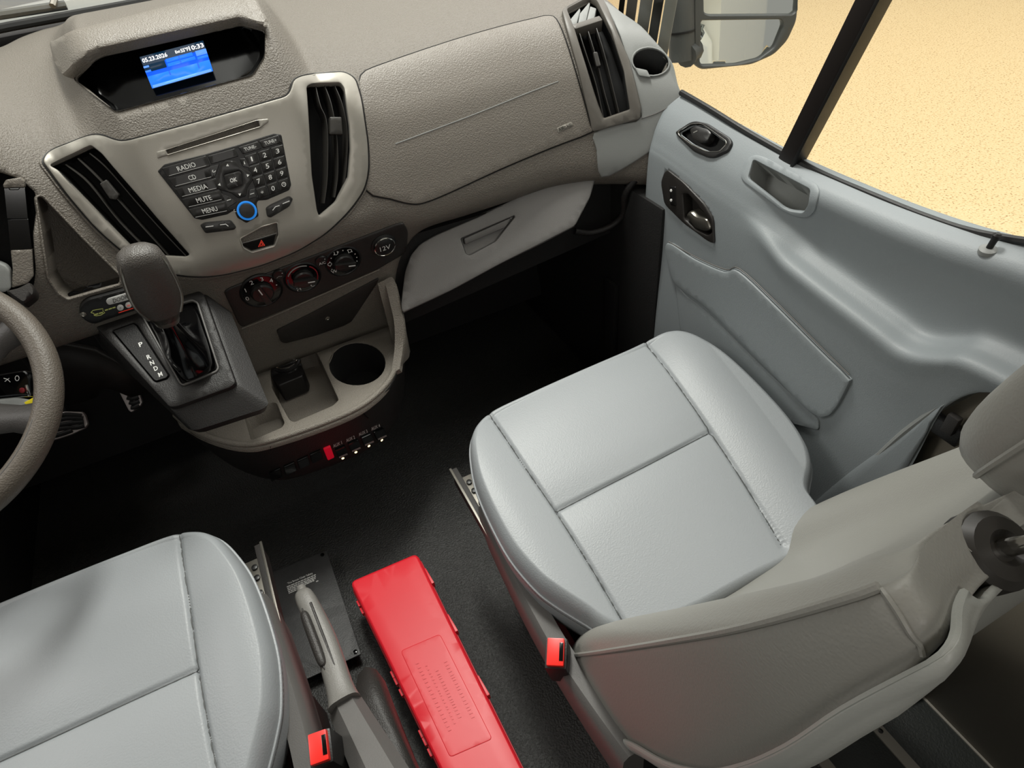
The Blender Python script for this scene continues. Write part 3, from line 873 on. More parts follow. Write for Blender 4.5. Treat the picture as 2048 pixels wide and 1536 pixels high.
QL = quad(*Z1((945, 982), (1208, 908), (1352, 1235), (1140, 1278)))
for k, s in enumerate(('RADIO', 'CD', 'MEDIA', 'MUTE', 'MENU')):
    o = key(QL, 0, 1, k/5, (k+1)/5, s, th=.42)
    a, b_ = QL(.06, (k+.86)/5), QL(.9, (k+.86)/5)
    tube('key_edge', [SB.pt(p, .0123) for p in (a, (a+b_)/2, b_)], .0005, 'grey_print', o, n=5)
QT = quad(*Z1((1390, 862), (1628, 788), (1652, 838), (1418, 908)))
o = key(QT, 0, .5, 0, 1, 'TUNE-', th=.36); o2 = key(QT, .5, 1, 0, 1, 'TUNE+', th=.36)
QN = quad(*Z1((1424, 912), (1655, 842), (1694, 1098), (1512, 1166)))
for k, s in enumerate(('1', '2', '3', '4', '5', '6', '7', '8', '9', '', '0', '')):
    r_, c_ = divmod(k, 3)
    o = key(QN, c_/3, (c_+1)/3, r_/4, (r_+1)/4, s or None, th=.42)
    if k == 9: text_on(SB, '*', QN(.5/3, 3.5/4), (5, -1.6), (-1.5, -5), 'white_print', o, h=.0127)
    if k == 11:
        c = QN(2.5/3, 3.5/4); P = ell(c, 4, 4, n=14)
        strip_on(SB, list(P)+[P[0]], 1.1, 'white_print', o, 'clock_symbol', h=.0127)
        strip_on(SB, [c+(0, -2.4), c, c+(2, 0)], .9, 'white_print', o, 'clock_hand', h=.0127)
QB = quad(*Z1((1212, 912), (1375, 866), (1400, 918), (1236, 966)))
key(QB, 0, 1, 0, 1)
# navigation ring
ring = rnd(Z1((1292, 962), (1325, 940), (1380, 942), (1405, 975), (1470, 1010), (1478, 1055), (1445, 1100), (1440, 1145), (1395, 1160), (1355, 1130), (1285, 1110), (1258, 1075), (1275, 1030)), 4)
ok_px = rnd(Z1((1312, 1026), (1398, 1003), (1412, 1012), (1418, 1080), (1345, 1108), (1330, 1100)), 3)
o = panel('navigation_key', SB, ring, 'button_black', cp, h=.0135, back=.008, bevel=1.8, seg=4, holes=[inset(ok_px, -1)])
for c, d in (((1332, 968), (0, -1)), ((1450, 1026), (1, -.3)), ((1402, 1136), (.1, 1)), ((1284, 1080), (-1, .3))):
    c = np.array(Z1(c)[0]); d = np.array(d, float); d /= np.linalg.norm(d); n_ = np.array([-d[1], d[0]])
    mobj('arrow', [SB.pt(p, .0142) for p in (c+d*3, c-d*2+n_*3, c-d*2-n_*3)], [(0, 1, 2)], 'white_print', o, smooth=False)
o = panel('ok_key', SB, ok_px, 'button_black', cp, h=.0145, back=.008, bevel=1.6, seg=4)
text_on(SB, 'OK', Z1((1366, 1053))[0], (14, -3.4), (-2, -8), 'white_print', o, h=.0149, bold=True)
for pts, s in ((((1225, 975), (1285, 960), (1262, 1030), (1240, 1040)), 'a'), (((1400, 930), (1435, 925), (1465, 985), (1420, 975)), 'i'), (((1290, 1125), (1350, 1150), (1385, 1180), (1330, 1215)), '-'), (((1455, 1110), (1490, 1100), (1500, 1150), (1450, 1165)), '-')):
    P = Z1(*pts); o = panel('corner_key', SB, rnd(P, 2), 'button_black', cp, h=.0122, back=.008, bevel=1, seg=4, step=0)
    c = np.mean(P, 0)
    if s == '-': strip_on(SB, [c-(4, -1.2), c+(4, -1.2)], 1.3, 'white_print', o, 'mark', h=.0127)
    elif s == 'i': text_on(SB, 'i', c, (2.2, -.5), (-1.4, -6), 'white_print', o, h=.0127)
    else:
        q = ell(c, 3.2, 2.2, -.3, n=10); strip_on(SB, q[:8], 1.1, 'white_print', o, 'mark', h=.0127)
# volume knob
kc, kn, _ = SB.hit(Z1((1443, 1228))[0])
o = lathe('volume_knob', kc+kn*.007, kn, [(.0185, 0), (.0185, .006), (.0175, .008), (.0135, .008)], 'black_plastic', cp, label='round volume knob with a blue lit ring')
lathe('knob_ring', kc+kn*.007, kn, [(.0172, .0078), (.0172, .0092), (.0150, .0098), (.0135, .0092), (.0135, .007)], 'blue_ring', o)
lathe('knob_cap', kc+kn*.007, kn, [(.0132, .006), (.0132, .0125), (.012, .0145), (.0002, .015)], 'button_black', o)
pw = Z1((1376, 1228))[0]; q = ell(pw, 2.6, 2.6, -1.2, n=12); strip_on(SB, q[:11], 1, 'white_print', cp, 'power_symbol', h=.0104)
for pts, ln in ((((1172, 1312), (1200, 1296), (1350, 1283), (1382, 1325), (1370, 1340), (1205, 1360)), (((1205, 1322), (1250, 1316)), ((1288, 1310), (1320, 1306), (1335, 1318)))),
                (((1552, 1212), (1585, 1190), (1690, 1143), (1712, 1160), (1690, 1205), (1580, 1270), (1560, 1262)), (((1592, 1226), (1608, 1206), (1632, 1198)), ((1650, 1188), (1690, 1172))))):
    o = panel('phone_key', SB, rnd(Z1(*pts), 4), 'button_black', cp, h=.013, back=.004, bevel=1.6, seg=5)
    for l in ln: strip_on(SB, Z1(*l), 1.5, 'white_print', o, 'mark', h=.0136)
# hazard switch recess
recess('hazard_well', SB, haz_px, .010, 'black_gloss', cp, h0=.007)
panel('hazard_lip', SB, inset(haz_px, -3), 'silver', cp, h=.0098, back=.004, bevel=1.4, holes=[haz_px], seg=4)
o = panel('hazard_switch', SB, inset(rnd(Z1((1405, 1425), (1618, 1365), (1602, 1428), (1470, 1465), (1425, 1442)), 2), 1), 'black_gloss', cp, h=.004, back=-.009, bevel=1.2, seg=5)
tc_ = np.array(Z1((1527, 1424))[0])
for sc_ in (7.2, 3.6):
    tri = [tc_+np.array(v)*sc_ for v in ((0.05, -1), (.95, .35), (-.80, .75))]
    strip_on(SB, tri+[tri[0], tri[1]], 1.4, 'red_print', o, 'warning_triangle', h=.0046)
strip_on(SB, Z1((1405, 1424), (1500, 1398), (1618, 1362)), 1.0, 'grey_print', o, 'switch_split', h=.0043)

# ---- air vents


def vent(name, label, S, hole, depth, dirv, louv, slider, h0, m_h='void'):
    c = S.pt(np.mean(hole, 0)); t = thing(name, label, 'air vent', c)
    recess('vent_housing', S, hole, depth, m_h, t, dirv=dirv, h0=h0)
    d = -S.hit(np.mean(hole, 0))[1] if dirv is None else np.array(dirv, float)/np.linalg.norm(dirv)
    for pl in louv:
        pl = cr(pl, 5); V = []; F = []
        P = [S.hit(p)[0]+S.hit(p)[1]*h0 for p in pl]
        side = np.cross(P[-1]-P[0], d); side /= np.linalg.norm(side)
        for p in P:
            for dd, th in ((.004, .0006), (.007, .0016), (depth*.8, .0012)):
                V += [p+d*dd+side*th, p+d*dd-side*th]
        n = len(P)
        for i in range(n-1):
            a = 6*i; b_ = a+6
            for k in (0, 2): F += [(a+k, a+k+2, b_+k+2, b_+k), (a+k+1, b_+k+1, b_+k+3, a+k+3)]
            F.append((a, b_, b_+1, a+1))
        mobj('louver', V, F, 'louver', t)
    if slider is not None:
        panel('vent_slider', S, rnd(slider, 3), 'louver', t, h=h0+.002, back=h0-.012, bevel=2, bh=.003)
    return t


vent('air_vent', 'left centre air vent with slanted slats and grey slider beside the gear lever', SB, lv_px, .05, None,
     [Z1((385, 965), (520, 1075), (700, 1300), (880, 1480)), Z1((455, 930), (590, 1060), (780, 1270), (985, 1495)), Z1((525, 900), (640, 1000), (850, 1240), (1090, 1498))],
     Z1((585, 1075), (625, 1050), (700, 1140), (685, 1170), (645, 1165)), .003)
vent('air_vent', 'right centre air vent with upright slats left of the airbag cover', SB, rv_px, .05, None,
     [Z2((82, 450), (105, 540), (140, 640), (140, 900), (125, 1040)), Z2((130, 440), (165, 540), (190, 700), (195, 880), (178, 1010)), Z2((180, 440), (220, 540), (245, 680), (240, 850), (225, 960))],
     Z2((150, 600), (212, 600), (218, 690), (150, 690)), .003)
tv = vent('air_vent', 'tall dark outer air vent at the far right end of dashboard', SB, pv_px, .06, None,
     [ZV((215, 370), (290, 600), (400, 930), (480, 1280)), ZV((310, 350), (400, 640), (490, 1000), (570, 1280)), ZV((400, 315), (480, 560), (570, 900), (655, 1240))],
     ZV((360, 580), (410, 575), (450, 730), (400, 745)), .004)
panel('vent_bezel', SB, rnd(ZV((15, 165), (40, 130), (330, -30), (440, -20), (520, 110), (640, 400), (760, 660), (850, 980), (900, 1190), (885, 1300), (430, 1425), (350, 1440), (330, 1330), (200, 800), (60, 330)), 5), 'vent_bezel', tv, h=.011, back=-.002, bevel=3.5, bh=.004, holes=[pv_px])
panel('vent_crossbar', SB, rnd(ZV((130, 300), (430, 205), (470, 255), (160, 350)), 3), 'vent_bezel', tv, h=.008, back=-.02, bevel=2)
for k, q in enumerate((((105, 235), (215, 105), (225, 130), (180, 285), (130, 295)), ((215, 165), (320, 40), (330, 60), (285, 250), (195, 275)), ((290, 245), (330, 85), (400, 110), (375, 225)))):
    panel('demister_fin', SB, rnd(ZV(*q), 2), 'grey_light', tv, h=.004, back=-.02, bevel=1.5)

# ---- display in its hood
ds = thing('display_screen', 'hooded display with lit blue screen on top of the dashboard', 'display', SB.pt((350, 130)))
hood_o = rnd(Z1((335, 290), (345, 265), (440, 222), (520, 205), (1000, 80), (1440, -10), (1500, 40), (1558, 150), (1556, 195), (1552, 182), (1405, 142), (600, 322), (545, 350), (432, 465), (415, 450), (370, 380)), 3)
panel('display_hood', SB, hood_o, 'dash_smooth', ds, h=.016, back=-.004, bevel=4, bh=.009, step=10)
o, dd = recess('display_well', SB, scr_px, .055, 'black_gloss', ds, dirv=(0, .97, -.24), h0=.002, scale=.97)
p_c = SB.pt((350, 140))+dd*.035
SS = Plane(p_c, -dd)
sq = quad(*[np.array(p) for p in zp(12.05, 270, 70, (105, 530), (1640, 130), (1885, 880), (420, 1300))])
bz = panel('screen', SS, rnd([sq(0, 0), sq(1, 0), sq(1, 1), sq(0, 1)], 1), 'screen_dark', ds, h=.001, back=-.012, bevel=.5, seg=6, label='lit blue display with date, temperature and time')
def sblk(u0, v0, u1, v1, m): panel('screen_area', SS, [sq(u0, v0), sq(u1, v0), sq(u1, v1), sq(u0, v1)], m, bz, h=.0014, back=.0008, bevel=.3, seg=20, step=0)
sblk(0, .28, 1, .985, 'screen_mid'); 
def sb2(u0, v0, u1, v1, m, h=.0018): panel('screen_area', SS, [sq(u0, v0), sq(u1, v0), sq(u1, v1), sq(u0, v1)], m, bz, h=h, back=.001, bevel=.3, seg=20, step=0)
sb2(.0, .62, 1, .985, 'screen_blue'); sb2(0, .28, .34, .50, 'screen_dark'); sb2(.36, .26, .78, .37, 'screen_blue'); sb2(.36, .40, .80, .50, 'screen_blue'); sb2(.83, .26, 1, .42, 'screen_pale'); sb2(.83, .45, 1, .53, 'screen_blue')
sb2(0, .30, .085, .36, 'screen_pale', .0022); sb2(.0, .44, .09, .50, 'screen_blue', .0022); sb2(.02, .9, .98, .985, 'screen_pale', .0022)
sb2(.34, .62, .36, .75, 'screen_mid', .0022); sb2(.80, .62, .82, .78, 'screen_mid', .0022); sb2(.56, .26, .575, .5, 'screen_mid', .0022)
for s, u0, u1, hh in (('05.23.2026', .02, .41, .135), ('Ext', .54, .615, .09), ('55\u00b0F', .625, .745, .12), ('10:33', .755, .985, .14)):
    c = sq((u0+u1)/2, .135); r = sq(u1, .135)-sq(u0, .135); text_on(SS, s, c, r, (sq(.5, 0)-sq(.5, 1))*hh, 'screen_text', bz, h=.0024, bold=True)

# ---- instrument cluster edge and cubby, left of the vent
ic = thing('instrument_cluster', 'dark recessed instrument cluster with gloss black trim behind steering wheel', 'instrument cluster', SB.pt((20, 470)))
recess('cluster_well', SB, clu_px, .07, 'black_matte', ic, dirv=(0, .9, -.2))
SI = Plane(SB.pt((40, 470), -.012), (0.15, -.95, .3))
panel('trim_top', SI, rnd(ZC((30, 240), (60, 190), (200, 165), (240, 200), (240, 262), (40, 268)), 3), 'dash_smooth', ic, h=.006, back=-.02, bevel=2)
panel('gloss_tile', SI, rnd(ZC((40, 268), (245, 262), (275, 560), (70, 565)), 2), 'black_gloss', ic, h=.006, back=-.02, bevel=1)
panel('gloss_tile', SI, rnd(ZC((72, 568), (278, 562), (310, 850), (100, 858)), 2), 'black_gloss', ic, h=.006, back=-.02, bevel=1)
panel('trim_bottom', SI, rnd(ZC((105, 860), (312, 852), (325, 1110), (270, 1180), (115, 1225), (125, 1040)), 3), 'dash_smooth', ic, h=.006, back=-.02, bevel=2)
panel('column_shroud', SI, rnd(ZC((-200, 900), (60, 1010), (100, 1060), (115, 1225), (60, 1260), (-200, 1260)), 6), 'grey_light', ic, h=.012, back=-.02, bevel=3)
ST = Plane(at((60, 595), y=1.10), (.2, -.7, .6))
panel('stalk', ST, rnd(ZC((60, 1270), (190, 1240), (300, 1180), (350, 1250), (350, 1310), (240, 1400), (140, 1330)), 7), 'dark_panel', ic, h=.012, back=-.02, bevel=4, bh=.009)
cbt = recess('storage_cubby', SB, cub_px, .085, 'dash', dash, dirv=(-.05, .95, -.30), h0=.001)
panel('cubby_rim', SB, inset(cub_px, -5), 'dash', dash, h=.003, back=-.002, bevel=2, holes=[cub_px], seg=6)
SLq = Plane(SB.pt((195, 575), -.01), (0, -.75, .65))
panel('cubby_shelf', SLq, rnd(ZC((655, 1310), (650, 1285), (720, 1240), (1090, 1150), (1140, 1160), (1145, 1185)), 2), 'black_gloss', dash, h=.003, back=-.02, bevel=1)

# ---- door switch plate (added equipment)
dp = thing('door_switch_plate', 'black oval plate with white DOOR switch mounted under the open cubby', 'switch plate', SB.pt((220, 605)))
ZS = lambda *p: zp(11.378, 140, 560, *p)
_p, _n, _ = SB.hit((215, 596)); SQ = Plane(_p+_n*.004, _n)
panel('plate', SQ, rnd(ZS((205, 640), (260, 520), (400, 410), (1300, 165), (1640, 100), (1800, 520), (1610, 610), (800, 880), (560, 970), (400, 920), (230, 790)), 6), 'black_plastic', dp, h=.007, back=-.02, bevel=2, bh=.003)
o = panel('door_switch', SQ, rnd(ZS((810, 430), (850, 370), (1330, 225), (1420, 260), (1460, 360), (1200, 440), (900, 515), (850, 500)), 4), 'white_print', dp, h=.0085, back=.006, bevel=1.2, seg=4)
text_on(SQ, 'DOOR', ZS((1140, 365))[0], (29, -9.5), (-2.2, -8.2), 'dark_panel', o, h=.0092)
o = panel('round_button', SQ, ell(ZS((1140, 580))[0], 6.8, 6.0, n=16), 'white_print', dp, h=.0085, back=.006, bevel=1, seg=3)
text_on(SQ, 'P', ZS((1142, 580))[0], (2.4, -.6), (-.6, -3.6), 'dark_panel', o, h=.0092)
o = panel('round_button', SQ, ell(ZS((1325, 522))[0], 6.6, 6.0, n=16), 'white_print', dp, h=.0085, back=.006, bevel=1, seg=3)
text_on(SQ, 'PB', ZS((1325, 524))[0], (5.5, -1.6), (-.6, -3.0), 'red_print', o, h=.0092)
panel('red_indicator', SQ, rnd(ZS((1430, 430), (1500, 400), (1570, 480), (1560, 540), (1440, 555)), 2.5), 'red_print', dp, h=.0095, back=.006, bevel=1.2, seg=3)
strip_on(SQ, ZS((470, 690), (520, 640), (600, 622), (745, 600), (745, 650), (790, 690), (700, 745), (600, 762), (550, 755), (540, 705), (470, 690)), 1.5, 'yellow_print', dp, 'emblem', h=.0078)
for a_, b_ in (((560, 735), (640, 712)), ((655, 708), (745, 684)), ((790, 640), (860, 618)), ((875, 614), (950, 590)), ((962, 586), (1030, 566))):
    strip_on(SQ, ZS(a_, b_), 2.6, 'yellow_print', dp, 'emblem_mark', h=.0078)
strip_on(SQ, ZS((1100, 695), (1240, 650), (1420, 595), (1590, 545)), 1.3, 'red_print', dp, 'red_caption', h=.0078)
pc_, pn_, _ = SQ.hit(ZS((300, 735))[0])
lathe('plate_screw', pc_+pn_*.006, pn_, [(.005, 0), (.005, .002), (.003, .003), (.002, .0015)], 'steel', dp, seg=14)

# ================================================================== CLIMATE PANEL, CONSOLE, GEAR LEVER
cl = thing('climate_panel', 'black heater panel with three round dials and 12V socket below audio panel', 'control panel', SB.pt((630, 540)))
clp = rnd(Z5((132, 425), (160, 405), (560, 250), (1100, 45), (1135, 40), (1160, 85), (1150, 205), (1000, 295), (600, 470), (235, 622), (215, 605)), 7)
panel('heater_plate', SB, clp, 'dark_panel', cl, h=.004, back=-.003, bevel=3, step=10)
tube('plate_edge', [SB.pt(p, .0042) for p in cr(Z5((230, 628), (400, 560), (600, 472), (800, 385), (1000, 298)), 5)], .0014, 'console', cl, n=6)
low = panel('lower_cover', SB, rnd(Z5((425, 640), (600, 555), (1000, 345), (985, 380), (845, 590), (800, 615), (640, 670), (475, 712), (450, 705)), 5), 'dark_panel', cl, h=.004, back=-.003, bevel=1.5)
pc_, pn_, _ = SB.hit((654, 634))
lathe('cover_screw', pc_+pn_*.004, pn_, [(.0055, 0), (.0055, .0015), (.0035, .002), (.002, .0005)], 'steel', cl, seg=14)


def dial(c, r, name, marks, ptr, kn_r, cols=None):
    c = np.array(c, float); P, n, _ = SB.hit(c); hh = .004
    pxm = np.linalg.norm(P-CAM)/FPX; R = r*pxm
    x, y, n = frame(n)
    o = lathe(name, P+n*hh, n, [(R*1.10, -.002), (R*1.10, .001), (R*1.02, .003), (R, .002), (R*.97, .0012)], 'black_plastic', cl, seg=36)
    lathe('dial_face', P+n*hh, n, [(R*.97, .0011), (R*.97, .0016), (R*.55, .003), (.0002, .003)], 'black_gloss', o, seg=36)
    # grip: a round base with a bar across it
    lathe('dial_grip', P+n*hh, n, [(R*.60, .002), (R*.58, .010), (R*.5, .0125), (.0003, .013)], 'button_black', o, seg=28)
    w = math.radians(ptr); dx = x*math.cos(w)+y*math.sin(w); dy_ = -x*math.sin(w)+y*math.cos(w)
    rbox('dial_bar', P+n*(hh+.0155), (R*1.25, R*.34, .008), 'button_black', o, ax=(dx, dy_, n), bevel=.002)
    rbox('dial_pointer', P+n*(hh+.0198)+dx*R*.36, (R*.4, R*.055, .0008), 'white_print', o, ax=(dx, dy_, n), bevel=0)
    for a, kind in marks:
        w = math.radians(a); q = P+n*(hh+.0025)+(x*math.cos(w)+y*math.sin(w))*R*.82
        if kind == '.': lathe('dial_dot', q, n, [(R*.035, 0), (R*.035, .0004)], 'white_print', o, seg=8)
        else:
            V, F = textmesh(kind); mn_, mx_ = V.min(0), V.max(0); s_ = R*.26/(mx_[1]-mn_[1]); V = (V-(mn_+mx_)/2)*s_
            mobj('dial_figure', [q+n*.0004+x*a_+y*b_ for a_, b_ in V], F, 'white_print', o, smooth=False)
    if cols:
        for a0, a1, mm in cols:
            ww = np.radians(np.linspace(a0, a1, 14)); tube('dial_scale', [P+n*(hh+.0024)+(x*math.cos(w)+y*math.sin(w))*R*.86 for w in ww], R*.035, mm, o, n=5)
    return o


dial((522, 579), 35, 'fan_dial', [(190, '0'), (150, '1'), (110, '2'), (72, '3'), (38, '4'), (8, '.')], 100, 1)
dial((604, 552), 32, 'temperature_dial', [(238, 'H'), (-62, 'C')], -12, 1, cols=[(60, 150, 'grey_print'), (-30, 50, 'hot_print'), (165, 235, 'cold_print')])
dial((685, 519.5), 32, 'air_direction_dial', [(k, '.') for k in range(-20, 230, 20)]+[(110, 'U'), (50, 'D'), (170, 'O'), (215, 'W')], -14, 1)
for c, s in (((556, 546), None), ((641, 518), 'A/C')):
    o = panel('climate_button', SB, ell(c, 13, 9.5, -.3, n=18), 'black_plastic', cl, h=.008, back=.002, bevel=2, seg=4)
    if s: text_on(SB, s, (c[0]+1, c[1]+3), (13, -4), (-1.6, -5), 'white_print', o, h=.0086)
    else: strip_on(SB, [(c[0]-5, c[1]+5), (c[0]-1, c[1]+1.5), (c[0]+6, c[1]+1)], 1.2, 'grey_print', o, 'recirculation_mark', h=.0086)
    strip_on(SB, [(c[0]+5, c[1]-5), (c[0]+7, c[1]-5.5)], 1.5, 'white_print', o, 'button_lamp', h=.0086)


def socket(S, c, r, parent, h0):
    P, n, _ = S.hit(c); R = r*np.linalg.norm(P-CAM)/FPX
    o = lathe('power_socket', P+n*h0, n, [(R*1.2, -.004), (R*1.2, .002), (R*1.02, .004), (R, .006)], 'black_plastic', parent, seg=32)
    lathe('socket_ring', P+n*h0, n, [(R, .0055), (R, .0075), (R*.93, .0082), (R*.90, .0070)], 'chrome', o, seg=32)
    lathe('socket_cap', P+n*h0, n, [(R*.9, .005), (R*.9, .0072), (R*.8, .008), (.0003, .0083)], 'button_black', o, seg=28)
    x, y, n = frame(n); V, F = textmesh('12V'); mn_, mx_ = V.min(0), V.max(0); V = (V-(mn_+mx_)/2)*(R*1.0/(mx_[0]-mn_[0]))
    mobj('lettering', [P+n*(h0+.0088)+x*a_+y*(b_-R*.05) for a_, b_ in V], F, 'white_print', o, smooth=False)
    return o


socket(SB, (766, 488), 21, cl, .004)

# ---- console tray
con = thing('lower_console', 'dark grey console tray with cup hole, 12V socket and AUX switches', 'console', at((620, 830), z=.3))
TZ = .45
ST_ = Plane((0, 1.1, TZ), (0, 0, 1))
tray_o = rnd(cr([(352, 838), (380, 862), (410, 878), (450, 891), (490, 897), (530, 892), (620, 864), (700, 832), (745, 804), (778, 770), (796, 730), (803, 690), (805, 650), (795, 600), (700, 610), (560, 660), (440, 720), (380, 780)], 3, True), 2, 2)
well1 = rnd(Z5((245, 1112), (285, 1085), (400, 1046), (425, 1050), (470, 1160), (455, 1182), (300, 1248), (285, 1250)), 3)
well2 = rnd(Z5((395, 850), (430, 810), (590, 750), (640, 752), (680, 830), (772, 1030), (740, 1060), (525, 1152), (500, 1140), (400, 960)), 4)
cuph = ell((714, 727), 56, 42, -.05, n=32)
panel('tray', ST_, tray_o, 'console', con, h=0, back=-.012, bevel=3, bh=.004, holes=[well1, well2, cuph], step=14)
recess('tray_well', ST_, well1, .045, 'console', con, dirv=(.0, -.12, -1), h0=-.002)
recess('tray_well', ST_, well2, .05, 'console', con, dirv=(.0, -.12, -1), h0=-.002)
recess('cup_well', ST_, cuph, .085, 'void', con, dirv=(0, 0, -1), h0=-.002, scale=.88)  # near-black colour carries the shade inside the cup hole
rimp = [ST_.pt(p, .003) for p in cr([(352, 832), (380, 856), (410, 872), (450, 885), (490, 891), (530, 886), (620, 858), (700, 826), (745, 798), (778, 764), (794, 730)], 4)]
tube('tray_rim', rimp, .0065, 'console', con, n=10)
# front skirt
top_px = [(345, 838), (380, 864), (410, 880), (450, 893), (490, 899), (530, 894), (620, 866), (700, 834), (745, 806), (780, 772), (798, 732), (805, 690), (806, 650)]
top = np.array([at(p, z=TZ-.004) for p in top_px])
c0 = np.array([.03, 1.25])
rows = []
for k, (zz, s_, dyy) in enumerate(((TZ-.004, 1.0, 0), (.41, .985, .002), (.37, .955, .006), (.33, .93, .014), (.295, .905, .026), (.275, .87, .045))):
    P = top.copy(); P[:, :2] = c0+(P[:, :2]-c0)*np.array([s_, s_*.5+.5]); P[:, 1] += dyy; P[:, 2] = zz; rows.append(P)
SK = Surf(np.array(rows).transpose(1, 0, 2), k=6)
SK.body('front_skirt', 'console_dark', con, ku=3, kv=4, thick=.006)
bot = rows[-1]
mobj('console_bottom', list(bot)+[(bot[-1][0], 1.45, .275), (bot[0][0], 1.45, .275)], [tuple(range(len(bot)+2))], 'black_matte', con, smooth=False)
# raised right hand wall between the dash face and the rim
wt = cr([SB.pt((770, 552), .01), at((786, 556), y=1.215), at((797, 595), y=1.20), at((806, 640), y=1.175), at((806, 690), y=1.15), at((799, 738), z=TZ+.006)], 5)
inner = [p-np.array([.022, 0, .004]) for p in wt]
loft('side_wall', [[p, q, (q[0]-.004, q[1], TZ-.004), (q[0]+.004, q[1]+.004, TZ-.05+.04*k/len(wt)), (p[0]-.002-.012*k/len(wt), p[1]+.006, TZ-.05+.04*k/len(wt)), (p[0]+.003, p[1], p[2]-.012)] for k, (p, q) in enumerate(zip(wt, inner))], 'console', con, angle=50)
# socket block inside the second well
sbp = rnd(Z5((400, 830), (540, 770), (580, 870), (575, 905), (440, 960), (400, 900)), 4)
panel('socket_block', ST_, sbp, 'black_plastic', con, h=.004, back=-.045, bevel=2)
socket(ST_, (575, 730), 21, con, .004)
tube('phone_slot_edge', [ST_.pt(p, .001) for p in cr(Z5((830, 655), (745, 685), (722, 705), (745, 765), (722, 830)), 5)], .0012, 'console', con, n=6)
# auxiliary switch strip
for k, (c, led) in enumerate((((674.6, 888), (684, 912)), ((700.6, 877), (709.6, 900)), ((725.6, 865), (735, 888)), ((750.6, 854), (760, 877)))):
    c = np.array(c); led = np.array(led); r = np.array([18, -8.]); d = np.array([4., 11.])
    m_ = led-(1.5, 9)
    o = panel('aux_switch', SK, rnd([m_-r*.55-d*.9, m_+r*.55-d*.9, m_+r*.6+d*.75, m_-r*.5+d*.75], 2), 'black_gloss', con, h=.006, back=-.002, bevel=1.2, seg=4)
    strip_on(SK, [led-r*.42-(0, 5), led+r*.5-(0, 5)], 3.2, 'grey_print', o, 'painted_lit_edge', h=.0066)  # pale strip paints the lit lower edge of the rocker
    lp_, ln_, _ = SK.hit(led)
    lathe('switch_lamp', lp_+ln_*.006, ln_, [(.0032, 0), (.003, .0012), (.0005, .0018)], 'led', o, seg=10)
    text_on(SK, 'AUX %d' % (k+1), c, (17, -7.6), (-1.8, -6), 'white_print', o, h=.0012)
for c in ((552, 947), (580, 935), (607, 923), (632, 911)):
    c = np.array(c, float); r = np.array([24, -11.]); d = np.array([4., 14.])
    panel('blank_switch', SK, rnd([c-r*.45-d*.6, c+r*.45-d*.6, c+r*.45+d*.6, c-r*.45+d*.6], 2), 'black_gloss', con, h=.005, back=-.002, bevel=1.5, seg=5)
panel('red_lit_switch', SK, rnd([(646, 896), (660, 890), (668, 912), (655, 918)], 2), 'red_glow', con, h=.005, back=-.002, bevel=1.5, seg=4)

# ---- gear selector
gs = thing('gear_selector', 'black automatic gear lever with leather knob, boot and PRNDM display', 'gear lever', at((390, 760), y=1.05))
GP = Plane(at((210, 640), y=1.2), (0, -.478, .878))
gt = Z4((528, 565), (560, 548), (765, 478), (800, 462), (1060, 372), (1110, 362), (1140, 385), (1318, 880), (1290, 905), (985, 1015), (945, 1018))
gt = rnd(gt, 6)
gate = rnd(Z4((800, 505), (1075, 428), (1100, 440), (1215, 800), (1205, 815), (1025, 890), (1012, 880)), 3)
disp = rnd(Z4((625, 590), (745, 547), (765, 560), (945, 840), (930, 858), (875, 875), (860, 870)), 2)
panel('gear_plate', GP, gt, 'console_dark', gs, h=.0, back=-.014, bevel=4, bh=.006, holes=[gate, disp], step=12)
panel('gate_frame', GP, inset(gate, -4), 'valance', gs, h=.003, back=-.004, bevel=1.5, holes=[gate], seg=6)
panel('display_strip', GP, inset0(disp, 1.5), 'black_plastic', gs, h=.0005, back=-.006, bevel=.8)
for s, c in (('P', (282, 689)), ('R', (298, 714)), ('N', (304.5, 726)), ('D', (312, 737)), ('M', (321, 749))):
    text_on(GP, s, c, (7.5, -3.2), (-3.4, -8.2), 'white_print', gs, h=.001, bold=True)
g0 = resample(gt, 6); n_ = len(g0); GN = GP.n
cg = g0.mean(0)
exp_ = [g0, cg+(g0-cg)*np.array([1.05, 1.03])+(5, 3), cg+(g0-cg)*np.array([1.22, 1.06])+(22, 8), cg+(g0-cg)*np.array([1.10, .95])+(20, 0)]
rings = []
for L, dn in zip(exp_, (-.012, -.016, -.040, -.075)):
    rings.append([GP.pt(p)-np.array([0, 0, 1])*(-dn)*1.0 if dn < -.02 else GP.pt(p, dn) for p in L])
loft('gear_housing', rings, 'console_dark', gs, angle=60)
recess('gate_well', GP, gate, .03, 'black_gloss', gs, h0=-.001)
